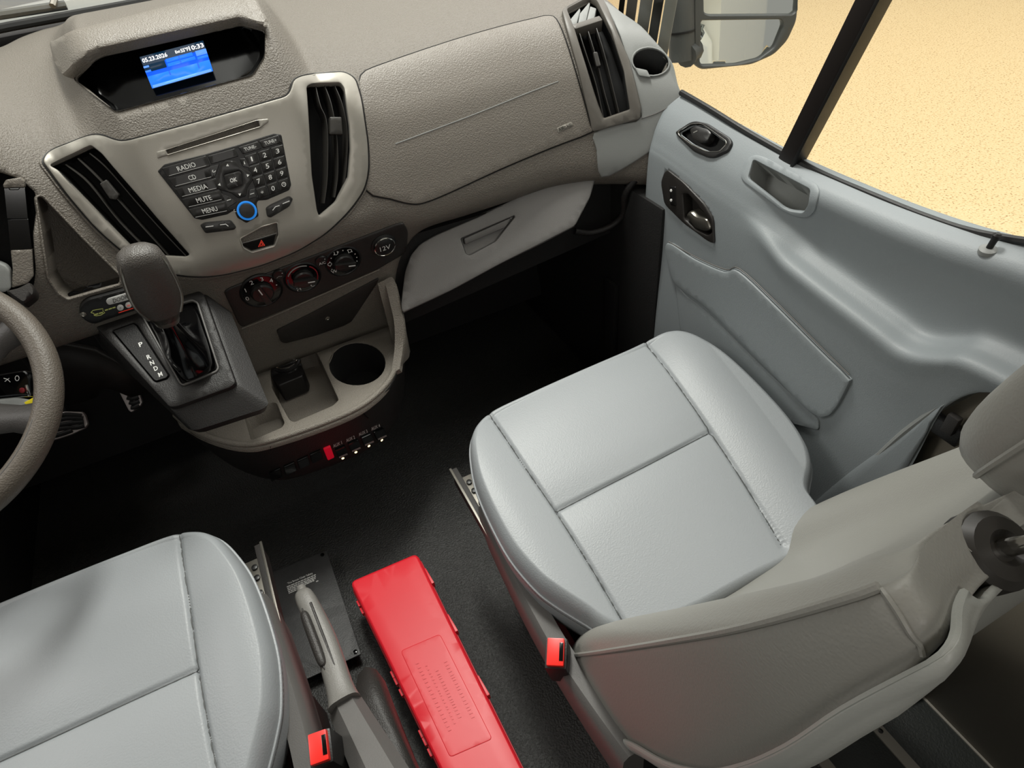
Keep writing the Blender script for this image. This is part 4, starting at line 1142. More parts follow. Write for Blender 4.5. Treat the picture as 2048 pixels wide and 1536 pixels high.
# boot
gl_ = resample(gate, 7); n_ = 24
def ringpx(P, n):
    P = resample(P, 1.0); d = np.r_[0, np.cumsum(np.linalg.norm(np.diff(P, axis=0), axis=1))]; t = np.linspace(0, d[-1], n, endpoint=False)
    return np.stack([np.interp(t, d, P[:, 0]), np.interp(t, d, P[:, 1])], 1)
K0 = at((334, 640), y=1.035); K1 = at((272, 498), y=.99); ax_ = K1-K0; AL = np.linalg.norm(ax_); ax_ /= AL
sx_ = np.cross(ax_, K0-CAM); sx_ /= np.linalg.norm(sx_); sy_ = np.cross(ax_, sx_)
g1 = [GP.pt(p, -.003) for p in ringpx(inset(gate, 1.5), n_)]
cb = GP.pt((378, 712)); rings = [g1]
for t, rr, w_ in ((.16, .036, .35), (.34, .024, .5), (.55, .019, .4), (.8, .016, .2), (1.0, .0135, .0)):
    c = cb*(1-t)+K0*t; ring_ = []
    for k in range(n_):
        v = np.array(g1[k])-np.mean(g1, 0); v /= np.linalg.norm(v)
        rad = rr*(1+w_*.35*math.sin(k*2*math.pi/n_*5+t*3))
        base_ = (np.array(g1[k])-np.mean(g1, 0))*(1-t)**2.2*.75
        ring_.append(c+v*rad*(.4+.6*t)+base_)
    rings.append(ring_)
mod(loft('gear_boot', rings, 'black_gloss', gs, caps=False, angle=70), 'SUBSURF', levels=1, render_levels=1)
prof = [(-.02, .018, .015), (0, .019, .016), (.05, .0205, .017), (.14, .026, .019), (.28, .0345, .023), (.42, .0385, .026), (.60, .038, .028), (.80, .0345, .028), (.92, .030, .024), (.985, .021, .016), (1.0, .009, .007)]
rings = []
for t, a, b_ in prof:
    ring_ = []
    for k in range(28):
        w = 2*math.pi*k/28; c_, s_ = math.cos(w), math.sin(w)
        ring_.append(K0+ax_*AL*t+sx_*a*math.copysign(abs(c_)**.8, c_)+sy_*b_*math.copysign(abs(s_)**.8, s_))
    rings.append(ring_)
loft('gear_knob', rings[2:], 'knob_leather', gs, angle=60)
loft('knob_collar', rings[:4], 'steel', gs, angle=60)
sgy = 1 if np.dot(sy_, CAM-K0) > 0 else -1
for sgn in (-1, 1):
    tube('knob_trim', cr([K0+ax_*AL*t+sx_*sgn*a*.90+sy_*sgy*b_*.50 for t, a, b_ in prof[3:9]], 4), np.interp(np.arange(21), [0, 3, 17, 20], [.0035, .0032, .0026, .0004]), 'steel', gs, n=8)

# ---- steering wheel
WC = np.array([-.501, .937, .8545]); wt_, wy_ = .552, .033
wx = np.array([math.cos(wy_), math.sin(wy_), 0]); wyv = np.array([-math.sin(wy_)*math.cos(wt_), math.cos(wy_)*math.cos(wt_), math.sin(wt_)]); wn = np.cross(wx, wyv)
wh = thing('steering_wheel', 'grey brown leather steering wheel with spokes at the left edge', 'steering wheel', WC)
rr = []
N_ = 96
for k in range(N_):
    w = 2*math.pi*k/N_; d = wx*math.cos(w)+wyv*math.sin(w); rr.append([WC+d*(.19+.0178*math.cos(v))+wn*.0178*1.05*math.sin(v) for v in np.linspace(0, 2*math.pi, 14, endpoint=False)])
loft('rim', rr+[rr[0]], 'wheel_leather', wh, caps=False)
tube('rim_seam', [WC+(wx*math.cos(w)+wyv*math.sin(w))*.1835+wn*.0172 for w in np.linspace(math.radians(-75), math.radians(-30), 30)], .0009, 'valance', wh, n=5)
hubp = WC-wn*.035
lathe('airbag_hub', hubp, wn, [(.085, -.03), (.085, .012), (.075, .022), (.04, .028), (.0003, .03)], 'wheel_leather', wh, sx=1.15, up=tuple(wyv))
for a in (-28, 208, 20, 160):
    w = math.radians(a); d = wx*math.cos(w)+wyv*math.sin(w); tv_ = np.cross(wn, d)
    loft('spoke', [[hubp+d*r_+tv_*q*w_+wn*z_ for q, z_ in ((-1, zz), (-.6, zz+.010), (.6, zz+.010), (1, zz), (.6, zz-.012), (-.6, zz-.012))] for r_, w_, zz in ((.07, .035, .005), (.11, .024, .014), (.15, .020, .026), (.182, .026, .033))], 'dark_panel', wh)
stq = Plane(at((40, 770), y=.93), tuple(-FW+np.array([0, 0, .2])))
ctl = thing('control_stalk', 'black control stalk with white symbols and red button inside steering wheel', 'stalk', at((35, 780), y=1.0))
SPk = Plane(at((40, 775), y=1.0), (0, -.75, .66))
panel('stalk_body', SPk, rnd(ZP((-200, 430), (20, 400), (200, 370), (260, 365), (300, 420), (312, 560), (300, 600), (180, 600), (-200, 640)), 7), 'black_gloss', ctl, h=.012, back=-.02, bevel=4, bh=.008)
panel('red_button', SPk, ell(ZP((235, 548))[0], 5.5, 5.5, n=14), 'hot_print', ctl, h=.015, back=.01, bevel=1.5, seg=3)
strip_on(SPk, ZP((70, 440), (105, 450), (130, 475)), 1.5, 'white_print', ctl, 'wiper_symbol', h=.0126); strip_on(SPk, ZP((80, 470), (120, 440)), 1.3, 'white_print', ctl, 'wiper_symbol', h=.0126)
q = ell(ZP((190, 440))[0], 4, 5, n=10); strip_on(SPk, list(q)+[q[0]], 1.5, 'white_print', ctl, 'lamp_symbol', h=.0126)
tube('stalk_tip', [SPk.pt(ZP((270, 500))[0], .012), SPk.pt(ZP((285, 560))[0], .011), SPk.pt(ZP((290, 600))[0], .008)], .0022, 'chrome', ctl, n=8)
yt = thing('yellow_tag', 'small yellow paper tag hanging behind the steering wheel rim', 'tag', at((62, 810), y=1.06))
SY = Plane(at((62, 810), y=1.06), (.1, -.8, .6))
panel('tag', SY, ZP((218, 655), (320, 600), (345, 690), (320, 775)), 'yellow_tag', yt, h=.0006, back=-.0006, bevel=.4, bh=.0003)
tube('tag_string', [SY.pt(ZP((330, 625))[0]), at((70, 790), y=1.03)], .0006, 'grey_light', yt, n=5)
col = thing('column_cover', 'grey lower cover panel of the steering column', 'cover', at((30, 830), y=1.12))
SCv = Plane(at((30, 830), y=1.12), (.1, -.7, .7))
panel('cover_panel', SCv, rnd(ZP((-300, 700), (-100, 610), (190, 615), (330, 640), (330, 760), (0, 875), (-300, 960)), 6), 'grey_light', col, h=.003, back=-.03, bevel=3)

# ---- pedals
for lab, oy, pts in (('right hand metal accelerator pedal with ribbed rubber pad', 1.60, ((1055, 510), (1080, 480), (1200, 480), (1250, 530), (1290, 650), (1270, 690), (1190, 745), (1165, 725))),
                     ('wide metal brake pedal with ribbed rubber pad beside steering wheel', 1.55, ((330, 960), (420, 800), (590, 735), (750, 740), (775, 770), (800, 850), (770, 890), (640, 950), (530, 985), (400, 1020)))):
    P = ZP(*pts); c = np.mean(P, 0)
    PP = Plane(at(c, y=oy), (0, -.75, .66))
    pd = thing('pedal', lab, 'pedal', PP.pt(c))
    panel('pedal_plate', PP, rnd(P, 3), 'pedal_metal', pd, h=.005, back=-.006, bevel=2)
    if 'acc' in lab: rows_ = [((1120, 525), (1190, 535), (1235, 520)), ((1140, 570), (1195, 580), (1245, 562)), ((1155, 612), (1205, 622), (1258, 605)), ((1175, 655), (1215, 662), (1265, 645)), ((1190, 700), (1220, 700), (1262, 678))]
    else: rows_ = [((470, 790), (600, 765), (745, 775)), ((420, 850), (600, 800), (760, 800)), ((400, 890), (620, 845), (765, 830)), ((400, 935), (560, 890), (700, 880), (768, 862)), ((420, 975), (560, 940), (660, 905))]
    for r_ in rows_:
        q = cr(ZP(*r_), 4); tube('rubber_rib', [PP.pt(p, .005) for p in q], .006, 'rubber', pd, n=8)
    b0 = PP.pt(c, -.006); tube('pedal_arm', cr([b0, b0+np.array([0, .06, .05]), b0+np.array([0, .08, .28])], 5), .012, 'black_matte', pd, n=8)
cvr = loft('pedal_cover', [[at(p, y=1.42) for p in row] for row in ([(60, 690), (130, 688), (190, 698), (260, 735), (300, 780)], [(60, 740), (130, 735), (200, 745), (235, 760), (262, 790)], [(90, 800), (150, 805), (195, 790), (205, 770), (225, 775)])], 'dark_panel', dash, closed=False)
mod(cvr, 'SOLIDIFY', thickness=.02, offset=0)

# ================================================================== SEATS
PXO = [(985, 830), (1050, 799), (1150, 754), (1250, 710), (1300, 686), (1335, 673), (1375, 676), (1425, 702), (1485, 752), (1560, 830), (1606, 893), (1622, 942), (1616, 1000), (1642, 1052), (1600, 1120), (1500, 1180), (1380, 1245), (1280, 1275),
       (1215, 1272), (1170, 1247), (1110, 1210), (1070, 1178), (1020, 1118), (980, 1045), (953, 980), (943, 930), (942, 890), (955, 858)]
CPL = ((0, .59, .475), (0, -.17, 1.))
def cpl(p, dz=0): return at(p, pl=((0, .59, .475+dz), np.array([0, -.17, 1.])))
OUT = np.array([cpl(p, -.022)[:2] for p in PXO]); OUT = cr(OUT, 16, True)
SEAM = [cr([cpl(p)[:2] for p in [(970, 812), (985, 832), (1040, 918), (1110, 1020), (1180, 1130), (1245, 1240), (1275, 1290)]], 6),
        cr([cpl(p)[:2] for p in [(1285, 668), (1300, 688), (1355, 768), (1420, 860), (1500, 985), (1566, 1094)]], 6),
        cr([cpl(p)[:2] for p in [(1110, 1021), (1200, 977), (1300, 927), (1420, 861)]], 6)]


def segd(Q, L):
    best = np.full(len(Q), 9.); sd = np.zeros(len(Q))
    for a, b_ in zip(L[:-1], L[1:]):
        ab = b_-a; t = np.clip(((Q-a)@ab)/(ab@ab), 0, 1); p = a+t[:, None]*ab; d = np.linalg.norm(Q-p, axis=1)
        s = np.sign(ab[0]*(Q[:, 1]-a[1])-ab[1]*(Q[:, 0]-a[0])); m_ = d < best; best[m_] = d[m_]; sd[m_] = s[m_]
    return best, sd


def seat(label, mirror=False, dx=0., dy=0., back=True):
    cx = .455
    def T(P):
        P = np.array(P, float).reshape(-1, 3).copy()
        if mirror: P[:, 0] = -P[:, 0]
        P[:, 0] += dx; P[:, 1] += dy
        return P
    c = OUT.mean(0)
    t = thing('seat', label, 'seat', tuple(T([(cx+.02, .5, 0)])[0]))
    NS = len(OUT)
    prof = [(1.0, -.022), (.995, -.012), (.985, -.005), (.97, 0.0)]+[(s, 0) for s in np.linspace(.955, .04, 150)]
    R = []
    for s, dz in prof:
        q = c+(OUT-c)*s
        z = .475+(q[:, 1]-.59)*.17+dz
        R.append(np.c_[q, z])
    V = np.concatenate(R); Q = V[:, :2]
    edge = np.repeat([s for s, _ in prof], NS)
    # bolsters a little higher than the middle, seams pressed in
    dL, sL = segd(Q, SEAM[0]); dR, sR = segd(Q, SEAM[1]); dM, sM = segd(Q, SEAM[2])
    inL = sL < 0; inR = sR > 0
    bol = np.where(inL, np.minimum(dL, .11), 0)+np.where(inR, np.minimum(dR, .13), 0)
    if not (inL.mean() > .1 and inR.mean() > .1 and inL.mean() < .5): print('SEAM SIDE?', inL.mean(), inR.mean())
    f = np.clip((1-edge)/.05, 0, 1)
    V[:, 2] += f*(.016*np.sin(np.pi*np.clip(bol/.11, 0, 1)*.75))
    mid = ~(inL | inR)
    V[:, 2] += np.where(mid, .006*np.sin(np.clip(np.minimum(dL, dR)/.17, 0, 1)*np.pi/2), 0)*f
    V[:, 2] += np.where(mid, .005*(1-np.exp(-(dM/.035)**1.5))-.003, 0)*f
    fr_ = np.clip((1-edge)/.02, 0, 1)
    for d, dep in ((dL, .005), (dR, .005)): V[:, 2] -= dep*np.exp(-(d/.0032)**2)*fr_
    V[:, 2] -= np.where(mid, .005*np.exp(-(dM/.0034)**2), 0)
    # seat surface sags to the back edge
    # front edge rounds down
    fy = np.clip((V[:, 1]-(.70+0*V[:, 0]))/.14, 0, 1); V[:, 2] -= .016*fy**2*f
    F = []
    K = len(prof)
    idx = np.arange(NS)
    for i in range(K-1):
        a = i*NS+idx; b_ = i*NS+(idx+1) % NS
        F += list(zip(a, b_, b_+NS, a+NS))
    V = np.vstack([V, [[c[0], c[1], V[-NS:, 2].mean()]]]); F += [((K-1)*NS+i, (K-1)*NS+(i+1) % NS, K*NS) for i in range(NS)]
    from mathutils.kdtree import KDTree
    KD = KDTree(len(V))
    for i, p in enumerate(V): KD.insert((p[0], p[1], 0.), i)
    KD.balance()
    cu = mobj('cushion', T(V), F, 'vinyl', t, angle=80)
    def ring(s, dz, k=1): 
        q = c+(OUT[::k]-c)*s; return np.c_[q, .475+(q[:, 1]-.59)*.17+dz]
    tube('cushion_piping', T(ring(1.002, -.024, 4)), .0026, 'vinyl', cu, n=6, closed=True)
    loft('cushion_side', [T(ring(s, d, 4)) for s, d in ((1.0, -.024), (1.003, -.035), (1.0, -.055), (.99, -.075), (.975, -.095), (.95, -.10))], 'vinyl', t, caps=False)
    for sm, m_ in ((SEAM[0], 0), (SEAM[1], 0), (SEAM[2], 1)):
        P = resample(np.vstack([sm, sm[::-1]]), .006)[:int(len(resample(np.vstack([sm, sm[::-1]]), .006))/2)]
        Pk = [KD.find((p[0], p[1], 0.)) for p in P]
        Pk = [(p[0], p[1], V[i][2]+.0006) for p, (co, i, dd) in zip(P, Pk) if dd < .004]
        tube('seam', T(Pk), .0011, 'seam_thread', cu, n=5)
    # stitches along the inner rear edge
    st = OUT[::2]; V2 = []; F2 = []
    sel = [i for i in range(len(OUT)) if OUT[i][0] < .33 and .36 < OUT[i][1] < .56][::2]
    for i in sel:
        p = c+(OUT[i]-c)*1.006; d = OUT[(i+1) % NS]-OUT[i]; d = d/np.linalg.norm(d)*.0028; z = .475+(p[1]-.59)*.17-.032
        b0 = len(V2); V2 += [(p[0]-d[0], p[1]-d[1], z), (p[0]+d[0], p[1]+d[1], z), (p[0]+d[0], p[1]+d[1], z-.002), (p[0]-d[0], p[1]-d[1], z-.002)]; F2.append((b0, b0+1, b0+2, b0+3))
    if V2:
        o = mobj('stitching', T(V2), F2, 'vinyl_stitch', cu, smooth=False); o['kind'] = 'stuff'
    # plastic side shield on the aisle side
    yy = np.linspace(.70, .22, 14)
    def sh(y, k):
        u = (y-.22)/.48
        x0 = .212-.012*math.sin(u*math.pi); ztop = .372+.055*u*u-.01*u; 
        if y < .40: ztop += .030*(.40-y)/.18
        return [(x0+.030, y, ztop+.004), (x0+.004, y, ztop+.006), (x0-.004, y, ztop-.004), (x0-.006, y, ztop-.05), (x0, y, .27), (x0+.035, y, .265)][k]
    o = loft('side_shield', [T([sh(y, k) for k in range(6)]) for y in yy], 'valance', t, angle=40)
    # steel slide and pedestal
    bx = T([(.246, .78, .30)])[0]
    rbox('pedestal', T([(cx+.02, .52, .13)])[0], (.42, .50, .26), 'black_matte', t, bevel=.01)
    sg = -1 if mirror else 1
    rbox('seat_slide', T([(.214, .72, .345)])[0], (.012, .26, .05), 'dark_panel', t, bevel=.002)
    rbox('slide_rail', T([(.206, .72, .372)])[0], (.005, .26, .006), 'steel', t, bevel=.001)
    rbox('slide_bracket', T([(.228, .745, .366)])[0], (.03, .15, .004), 'steel', t, bevel=.001)
    for yv in (.80, .775, .74):
        lathe('slide_bolt', T([(.227, yv, .368)])[0], (0, 0, 1), [(.006, 0), (.006, .004), (.003, .005)], 'black_plastic', t, seg=8)
    if not back: return t
    # ---- backrest: closed sections along the recline direction
    rec = math.radians(25); d_ = np.array([0, -math.sin(rec), math.cos(rec)]); n_ = np.array([0, math.cos(rec), math.sin(rec)])
    O = np.array([cx+.015, .375, .40])
    def dip(hgt, a): 
        s = min(max((hgt-.36)/.34, 0), 1); return -.125*max(0, 1-(abs(a)/.205)**2.4)*s*s*(3-2*s)
    def sec(hgt, W, thick, bol, ins, cr_=0.):
        pts = [(-W+.012, -thick), (-W+.001, -thick+.012), (-W-.003, -thick*.55), (-W-.002, -.012), (-W+.002, 0.0), (-W+.014, .014+bol), (-W+.040, .020+bol), (-W+.080, .008+bol*.6), (-W+.120, ins+.003), (-W*.25, ins-.004), (0, ins-.006)]
        pts = pts+[(-a, b_) for a, b_ in pts[::-1][1:]]
        pts += [(W*.4, -thick-.006), (0, -thick-.008), (-W*.4, -thick-.006)]
        q = cr([O+d_*(hgt+dip(hgt, a))+n_*b_+np.array([a*(1.09 if a > 0 else 1.), 0, 0]) for a, b_ in pts], 4, True)
        return q
    H = [(-.17, .215, .115, -.012, -.03), (-.12, .232, .125, -.004, -.024), (-.02, .240, .13, .004, -.024), (.10, .243, .130, .006, -.022), (.22, .243, .140, .004, -.020), (.34, .242, .134, .0, -.018), (.45, .240, .114, -.003, -.014),
         (.55, .236, .088, -.006, -.010), (.63, .224, .062, -.010, -.006), (.70, .203, .044, -.012, -.006), (.73, .180, .038, -.016, -.010), (.739, .13, .038, -.020, -.016), (.742, .08, .038, -.026, -.020), (.743, .04, .034, -.030, -.026)]
    Hs = cr(H, 4)
    rings = [T(sec(*h)) for h in Hs]
    bk = loft('backrest', rings, 'vinyl_warm_shade', t, angle=80)
    # piping along the aisle edge of the backrest and its shoulder seam
    def P4(h): s = sec(*h); return s
    iP = 4*4
    tube('back_piping', T([P4(h)[iP]+np.array([-.001, 0, 0])+n_*.002 for h in Hs[6:37]]), .0032, 'vinyl_warm_shade', bk, n=7)
    hs = Hs[36]; tube('shoulder_seam', T([P4(hs)[k]*1.0+(P4(hs)[k]-(O+d_*hs[0]-n_*.04))*.003 for k in range(2, 17)]), .0018, 'vinyl_warm_shade', bk, n=6)
    V2 = []; F2 = []
    for h in cr(H, 14)[60:108]:
        p = sec(*h)[iP]+np.array([-.002, 0, 0])-n_*.006; b0 = len(V2); V2 += [p-d_*.0022, p+d_*.0022, p+d_*.0022-n_*.004, p-d_*.0022-n_*.004]; F2.append((b0, b0+1, b0+2, b0+3))
    o = mobj('stitching', T(V2), F2, 'valance', bk, smooth=False); o['kind'] = 'stuff'
    # pale shell covering the rear
    def shell(h):
        hg, W, th, bo, ins = h
        pts = [(-W-.004, -th*.93), (-W-.002, -th-.002), (-W+.016, -th-.010), (-W*.5, -th-.013), (0, -th-.014)]; pts = pts+[(-a, b_) for a, b_ in pts[::-1][1:]]
        return cr([O+d_*(hg+dip(hg, a))+n_*b_+np.array([a*(1.09 if a > 0 else 1.), 0, 0]) for a, b_ in pts], 4)
    o = loft('back_shell', [T(shell(h)) for h in Hs[4:46]], 'back_shell', t, closed=False, label='pale plastic shell on the rear of the backrest')
    mod(o, 'SOLIDIFY', thickness=.006, offset=0)
    tube('shell_lip', T([shell(h)[0] for h in Hs[4:46]]), .0028, 'back_shell', t, n=6)
    # head restraint
    hc = np.array([cx+.102, .096, 1.035]); rh = math.radians(16); hu = np.array([0, -math.sin(rh), math.cos(rh)]); hn = np.array([0, math.cos(rh), math.sin(rh)])
    rings = []
    for v in np.linspace(0, 1, 15):
        w = (v-.5)*2; e_ = (1-abs(w)**3.2)**(1/3.2)
        hw = .098*(.50+.50*e_) if w < 0 else .098*(.62+.38*e_); th = .060*max(e_, .06)**.8
        ring_ = []
        for k in range(36):
            a = 2*math.pi*k/36; c1, s1 = math.cos(a), math.sin(a)
            ring_.append(hc+hu*.124*w+np.array([1, 0, 0])*hw*math.copysign(abs(c1)**.62, c1)*(.30+.70*max(e_, .0)**.55)+hn*th*math.copysign(abs(s1)**.8, s1)+hn*(.012*(c1*c1)))
        rings.append(ring_)
    hr = loft('headrest', [T(r) for r in rings], 'vinyl_warm_shade', t, angle=80)
    tube('headrest_piping', T([r[18]+np.array([-.001, 0, 0]) for r in rings]), .0028, 'vinyl_warm_shade', hr, n=6)
    for sgn in (-1, 1):
        pb = O+d_*.632+np.array([sgn*.062+.006, 0, 0])-n_*.032
        tube('headrest_post', T([pb-d_*.02, pb+d_*.05, hc+np.array([sgn*.066, 0, 0])-hu*.05]), .007, 'chrome', hr, n=12)
        lathe('post_guide', T([pb-d_*.008])[0], tuple(T([d_])[0]-T([(0, 0, 0)])[0]), [(.030, -.016), (.0285, .003), (.023, .009), (.013, .011), (.009, .007)], 'louver', t, seg=24)
    return t


seat('grey vinyl passenger seat with bolstered cushion, backrest and headrest')
seat('grey vinyl driver seat cushion at the lower left', mirror=True, dx=.02, dy=.026, back=False)

# ---- seat belt buckles


def buckle(label, px, z, dirw, rot):
    p = at(px, z=z); u = np.array(dirw, float); u /= np.linalg.norm(u)
    s = np.cross(u, [0, 0, 1.]); s /= np.linalg.norm(s); f_ = np.cross(s, u)
    s, f_ = s*math.cos(rot)+f_*math.sin(rot), -s*math.sin(rot)+f_*math.cos(rot)
    t = thing('seat_belt_buckle', label, 'buckle', p)
    rbox('buckle_body', p-u*.045, (.046, .034, .09), 'black_plastic', t, ax=(s, f_, u), bevel=.006)
    rbox('release_button', p+u*.002+f_*0, (.040, .026, .014), 'red_buckle', t, ax=(s, f_, u), bevel=.0025)
    rbox('buckle_slot', p+u*.008+f_*.009, (.026, .006, .004), 'black_gloss', t, ax=(s, f_, u), bevel=.0005)
    tube('buckle_stalk', [p-u*.085, p-u*.16, p-u*.20-np.array([0, .02, .03])], .014, 'black_matte', t, n=10)
    return t


buckle('red topped seat belt buckle beside the passenger seat', (1112, 1306), .425, (-.15, -.12, .97), 1.25)
buckle('red topped seat belt buckle at the bottom edge beside driver seat', (640, 1496), .425, (-.05, -.12, .97), 1.35)

# ================================================================== BETWEEN THE SEATS
fp = thing('floor_plate', 'thin black plate with white printed safety text on the cab floor', 'plate', at((620, 1220), z=.03))
SF = Plane((0, .8, .036), (0, 0, 1))
plp = [(524, 1152), (653, 1101), (722, 1308), (604, 1362)]
panel('plate_sheet', SF, rnd(plp, 2), 'plate_black', fp, h=0, back=-.003, bevel=1, bh=.001, step=0)
for p in ((540, 1160), (645, 1110), (711, 1304)):
    q = SF.pt(p); lathe('plate_rivet', q, (0, 0, 1), [(.005, 0), (.005, .002), (.002, .003)], 'black_gloss', fp, seg=12)
q0 = np.mean([SF.pt(p) for p in plp], 0)
rbox('plate_base', (q0[0], q0[1], .0165), (.12, .24, .033), 'black_matte', fp, bevel=.003)
tx = lambda *p: zp(17.067, 560, 1110, *p)
def line(s, a, b_, hh, bold=False):
    a, b_ = np.array(tx(a)[0]), np.array(tx(b_)[0]); r = b_-a; n = np.array([r[1], -r[0]])/np.linalg.norm(r)
    text_on(SF, s, (a+b_)/2, r, n*hh+np.array([-.35*hh, 0]), 'white_print', fp, h=.0005, bold=bold)
line('The Braun Chair Safety', (265, 985), (1120, 625), 4.2, True)
def dashes(a, b_, w, seed):
    a, b_ = np.array(tx(a)[0]), np.array(tx(b_)[0]); rg = random.Random(seed); t = 0.
    while t < .97:
        e_ = min(1, t+rg.uniform(.05, .14)); strip_on(SF, [a+(b_-a)*t, a+(b_-a)*e_], w, 'white_print', fp, 'print_line', h=.0005); t = e_+.018
for k, (a, b_) in enumerate((((235, 1095), (1222, 675)), ((255, 1150), (1225, 740)), ((265, 1205), (1215, 800)), ((285, 1260), (1170, 870)), ((300, 1312), (770, 1100)), ((1235, 915), (1310, 878)))):
    dashes(a, b_, 2.0, k)

# ---- hand brake
hb_ = thing('hand_brake', 'grey hand brake lever with push button and dark base beside driver seat', 'hand brake', (-.11, .45, .05))
tip, mid_, joint, tail = at((606, 1186), y=.72), at((650, 1280), y=.62), at((690, 1408), y=.505), at((770, 1560), y=.36)
g1 = np.array([tip, tip*.8+mid_*.2, mid_, joint*.75+mid_*.25, joint])
wd = [.013, .0175, .019, .021, .026]
def grip(c, a, b_, k, dirv):
    s = np.cross(dirv, [0, 0, 1.]); s /= np.linalg.norm(s); u = np.cross(s, dirv)
    return [c+s*a*math.copysign(abs(math.cos(w))**.7, math.cos(w))+u*b_*math.copysign(abs(math.sin(w))**.7, math.sin(w)) for w in np.linspace(0, 2*math.pi, 20, endpoint=False)]
dv = joint-tip; dv /= np.linalg.norm(dv)
loft('brake_grip', [grip(tip-dv*.004, .009, .009, 0, dv)]+[grip(c, a, a*1.05, 0, dv) for c, a in zip(cr(g1, 4), np.interp(np.linspace(0, 4, 17), range(5), wd))], 'brake_grey', hb_)
s_ = np.cross(dv, [0, 0, 1.]); s_ /= np.linalg.norm(s_); u_ = np.cross(s_, dv)
lathe('brake_button', tip-dv*.002, -dv, [(.0085, 0), (.0085, .010), (.0065, .013), (.0003, .0135)], 'brake_grey', hb_, seg=16)
for k in (-1, 1):
    tube('grip_groove', [tip+dv*l+u_*(.018 if u_[2] > 0 else -.018)*1.0+s_*k*.008 for l in np.linspace(.035, .16, 6)], .0022, 'brake_dark', hb_, n=6)
dv2 = tail-joint; dv2 /= np.linalg.norm(dv2)
loft('brake_lever_cover', [[joint+dv2*l+np.array([x_*w_, 0, 0])+np.array([0, z_*.25, z_]) for x_, z_ in ((-.024, -.10), (-.030, -.012), (-.012, .012), (.014, .012), (.028, -.008), (.030, -.10))] for l, w_ in ((-.004, .95), (.05, 1.05), (.12, 1.2), (.22, 1.4))], 'valance', hb_, angle=25)
loft('brake_base', [[at(p, z=zz) for p, zz in row] for row in (
    [((715, 1350), .20), ((730, 1333), .215), ((752, 1338), .21), ((770, 1362), .19), ((778, 1395), .14)],
    [((712, 1376), .225), ((735, 1362), .235), ((758, 1362), .232), ((776, 1380), .21), ((792, 1420), .15)],
    [((715, 1410), .235), ((748, 1402), .245), ((770, 1402), .24), ((790, 1425), .21), ((806, 1455), .15)],
    [((735, 1450), .23), ((775, 1455), .24), ((800, 1470), .232), ((822, 1500), .20), ((832, 1520), .15)],
    [((770, 1530), .23), ((808, 1540), .24), ((836, 1545), .23), ((856, 1575), .20), ((866, 1595), .15)])], 'brake_dark', hb_, closed=False, angle=60)
mod(hb_.children[-1], 'SOLIDIFY', thickness=.012, offset=-1); mod(hb_.children[-1], 'SUBSURF', levels=2, render_levels=2)
rbox('brake_pedestal', (-.135, .42, .07), (.06, .20, .14), 'black_matte', hb_, bevel=.01)
rbox('brake_bracket', at((640, 1440), z=.20), (.012, .06, .10), 'dark_panel', hb_, bevel=.003)
lathe('bracket_pin', at((668, 1500), z=.24), (.3, 0, 1), [(.007, 0), (.007, .012), (.004, .014)], 'steel', hb_, seg=12)

# ---- red case with warning triangles
BZ = .125
rc = thing('red_case', 'red plastic safety kit case lying on the floor between the seats', 'case', tuple(at((860, 1400), z=0)))
SR = Plane((0, .6, BZ), (0, 0, 1))
cA, cB = at((700, 1163), z=BZ), at((833, 1106), z=BZ)
yv = np.array([cB[0]-cA[0], cB[1]-cA[1], 0]); xw = np.linalg.norm(yv[:2]); ex = yv/xw
e2 = at((884, 1545), z=BZ)-cA; ey = e2/np.linalg.norm(e2)
LEN = .62
bR = at((1049, 1545), z=BZ); cor = [cA, cB, cB+(bR-cB)*1.3, cA+(e2*1.3)]
def pj2(P): d = np.array(P)-CAM; k = d@FW; return np.array([1024+FPX*(d@RX)/k, 768-FPX*(d@UP)/k])
def case_ring(ins, z, r=.014):
    P = [np.array(p[:2]) for p in cor]; Q = inset0(rnd(P, r, 5), ins); return np.c_[Q, np.full(len(Q), z)]
loft('case_body', [case_ring(.012, .0), case_ring(.006, .006), case_ring(.003, BZ-.032), case_ring(.0015, BZ-.026)], 'red_plastic', rc)
loft('case_lid', [case_ring(-.001, BZ-.026), case_ring(-.001, BZ-.007), case_ring(.0005, BZ-.002), case_ring(.004, BZ), case_ring(.006, BZ-.001)], 'red_plastic', rc, caps=False, angle=50)
panel('lid_top', SR, [pj2(p) for p in case_ring(.003, BZ)], 'red_plastic', rc, h=.0002, back=-.004, bevel=2.5, bh=.0015, step=30)
tube('lid_rim', case_ring(-.0015, BZ-.026), .0022, 'red_plastic', rc, closed=True, n=6)
for s0, s1 in ((.02, .14), (.16, .3)):
    pass
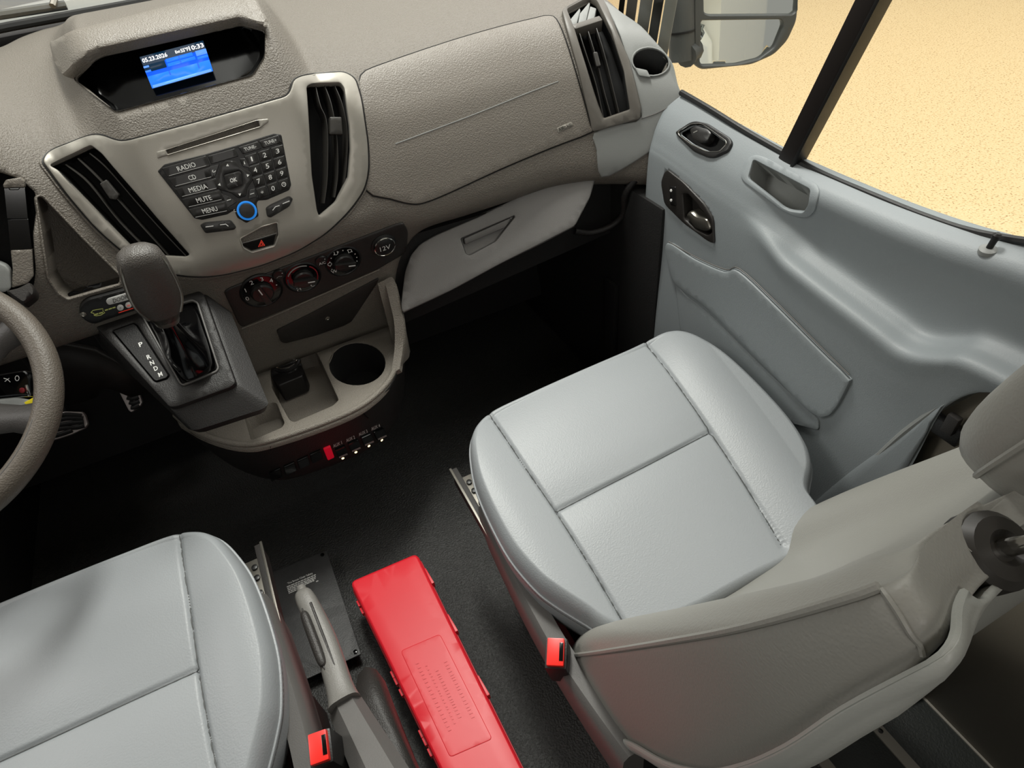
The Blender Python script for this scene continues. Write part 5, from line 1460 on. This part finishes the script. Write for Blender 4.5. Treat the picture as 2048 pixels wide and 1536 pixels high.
# embossed field with raised lettering on the lid
F0 = [SR.pt(p, .0006) for p in ((800, 1300), (905, 1258), (1000, 1480), (890, 1536))]
panel('label_field', SR, rnd([(801, 1302), (880, 1268), (985, 1478), (900, 1515)], 8), 'red_plastic', rc, h=.0012, back=-.001, bevel=1.5, bh=.0004)
for k, (a, b_) in enumerate((((832, 1322), (900, 1462)), ((852, 1330), (912, 1452)), ((872, 1338), (922, 1440)), ((890, 1322), (948, 1440)))):
    a, b_ = np.array(a, float), np.array(b_, float); rg = random.Random(k); t = 0.
    while t < .97:        # worn embossed characters, too faint to read
        e_ = min(1, t+rg.uniform(.02, .05)); strip_on(SR, [a+(b_-a)*t, a+(b_-a)*e_], 7 if k != 1 else 4, 'red_plastic', rc, 'embossed_mark', h=.0020); t = e_+.02
for px_ in ((708, 1212), (716, 1226), (780, 1352), (786, 1366), (848, 1484), (858, 1506), (794, 1390), (838, 1470)):
    p = at(px_, z=BZ-.02)
    tq = (p-cA)@ey; pe = cA+ey*tq
    rbox('case_hinge', (pe[0]-.003, pe[1], BZ-.026), (.008, .016, .012), 'red_plastic', rc, ax=(ex, ey, (0, 0, 1)), bevel=.002)
for tq in (.06, .19, .34):
    dr = (bR-cB)/np.linalg.norm(bR-cB); pe = cB+dr*tq
    rbox('case_latch', (pe[0]+.002, pe[1], BZ-.024), (.008, .045, .020), 'red_plastic', rc, ax=(ex, ey, (0, 0, 1)), bevel=.002)

# ---- things on the rear floor
sill_ = thing('floor_edge_trim', 'dark metal edge trim across the rear floor behind passenger seat', 'trim', at((1900, 1340), z=.02))
a, b_ = at((1700, 1432), z=.02), at((2120, 1262), z=.02)
tube('edge_bar', [a, b_], .012, 'dark_panel', sill_, n=8)
cdm = thing('paper_card', 'small beige card lying on the dark rear floor', 'card', at((2000, 1392), z=.006))
SCd = Plane((0, 0, .006), (0, 0, 1))
panel('card', SCd, [(1970, 1385), (2048, 1352), (2080, 1390), (2005, 1418)], 'paper', cdm, h=.001, back=-.001, bevel=.6, bh=.0005, step=0)
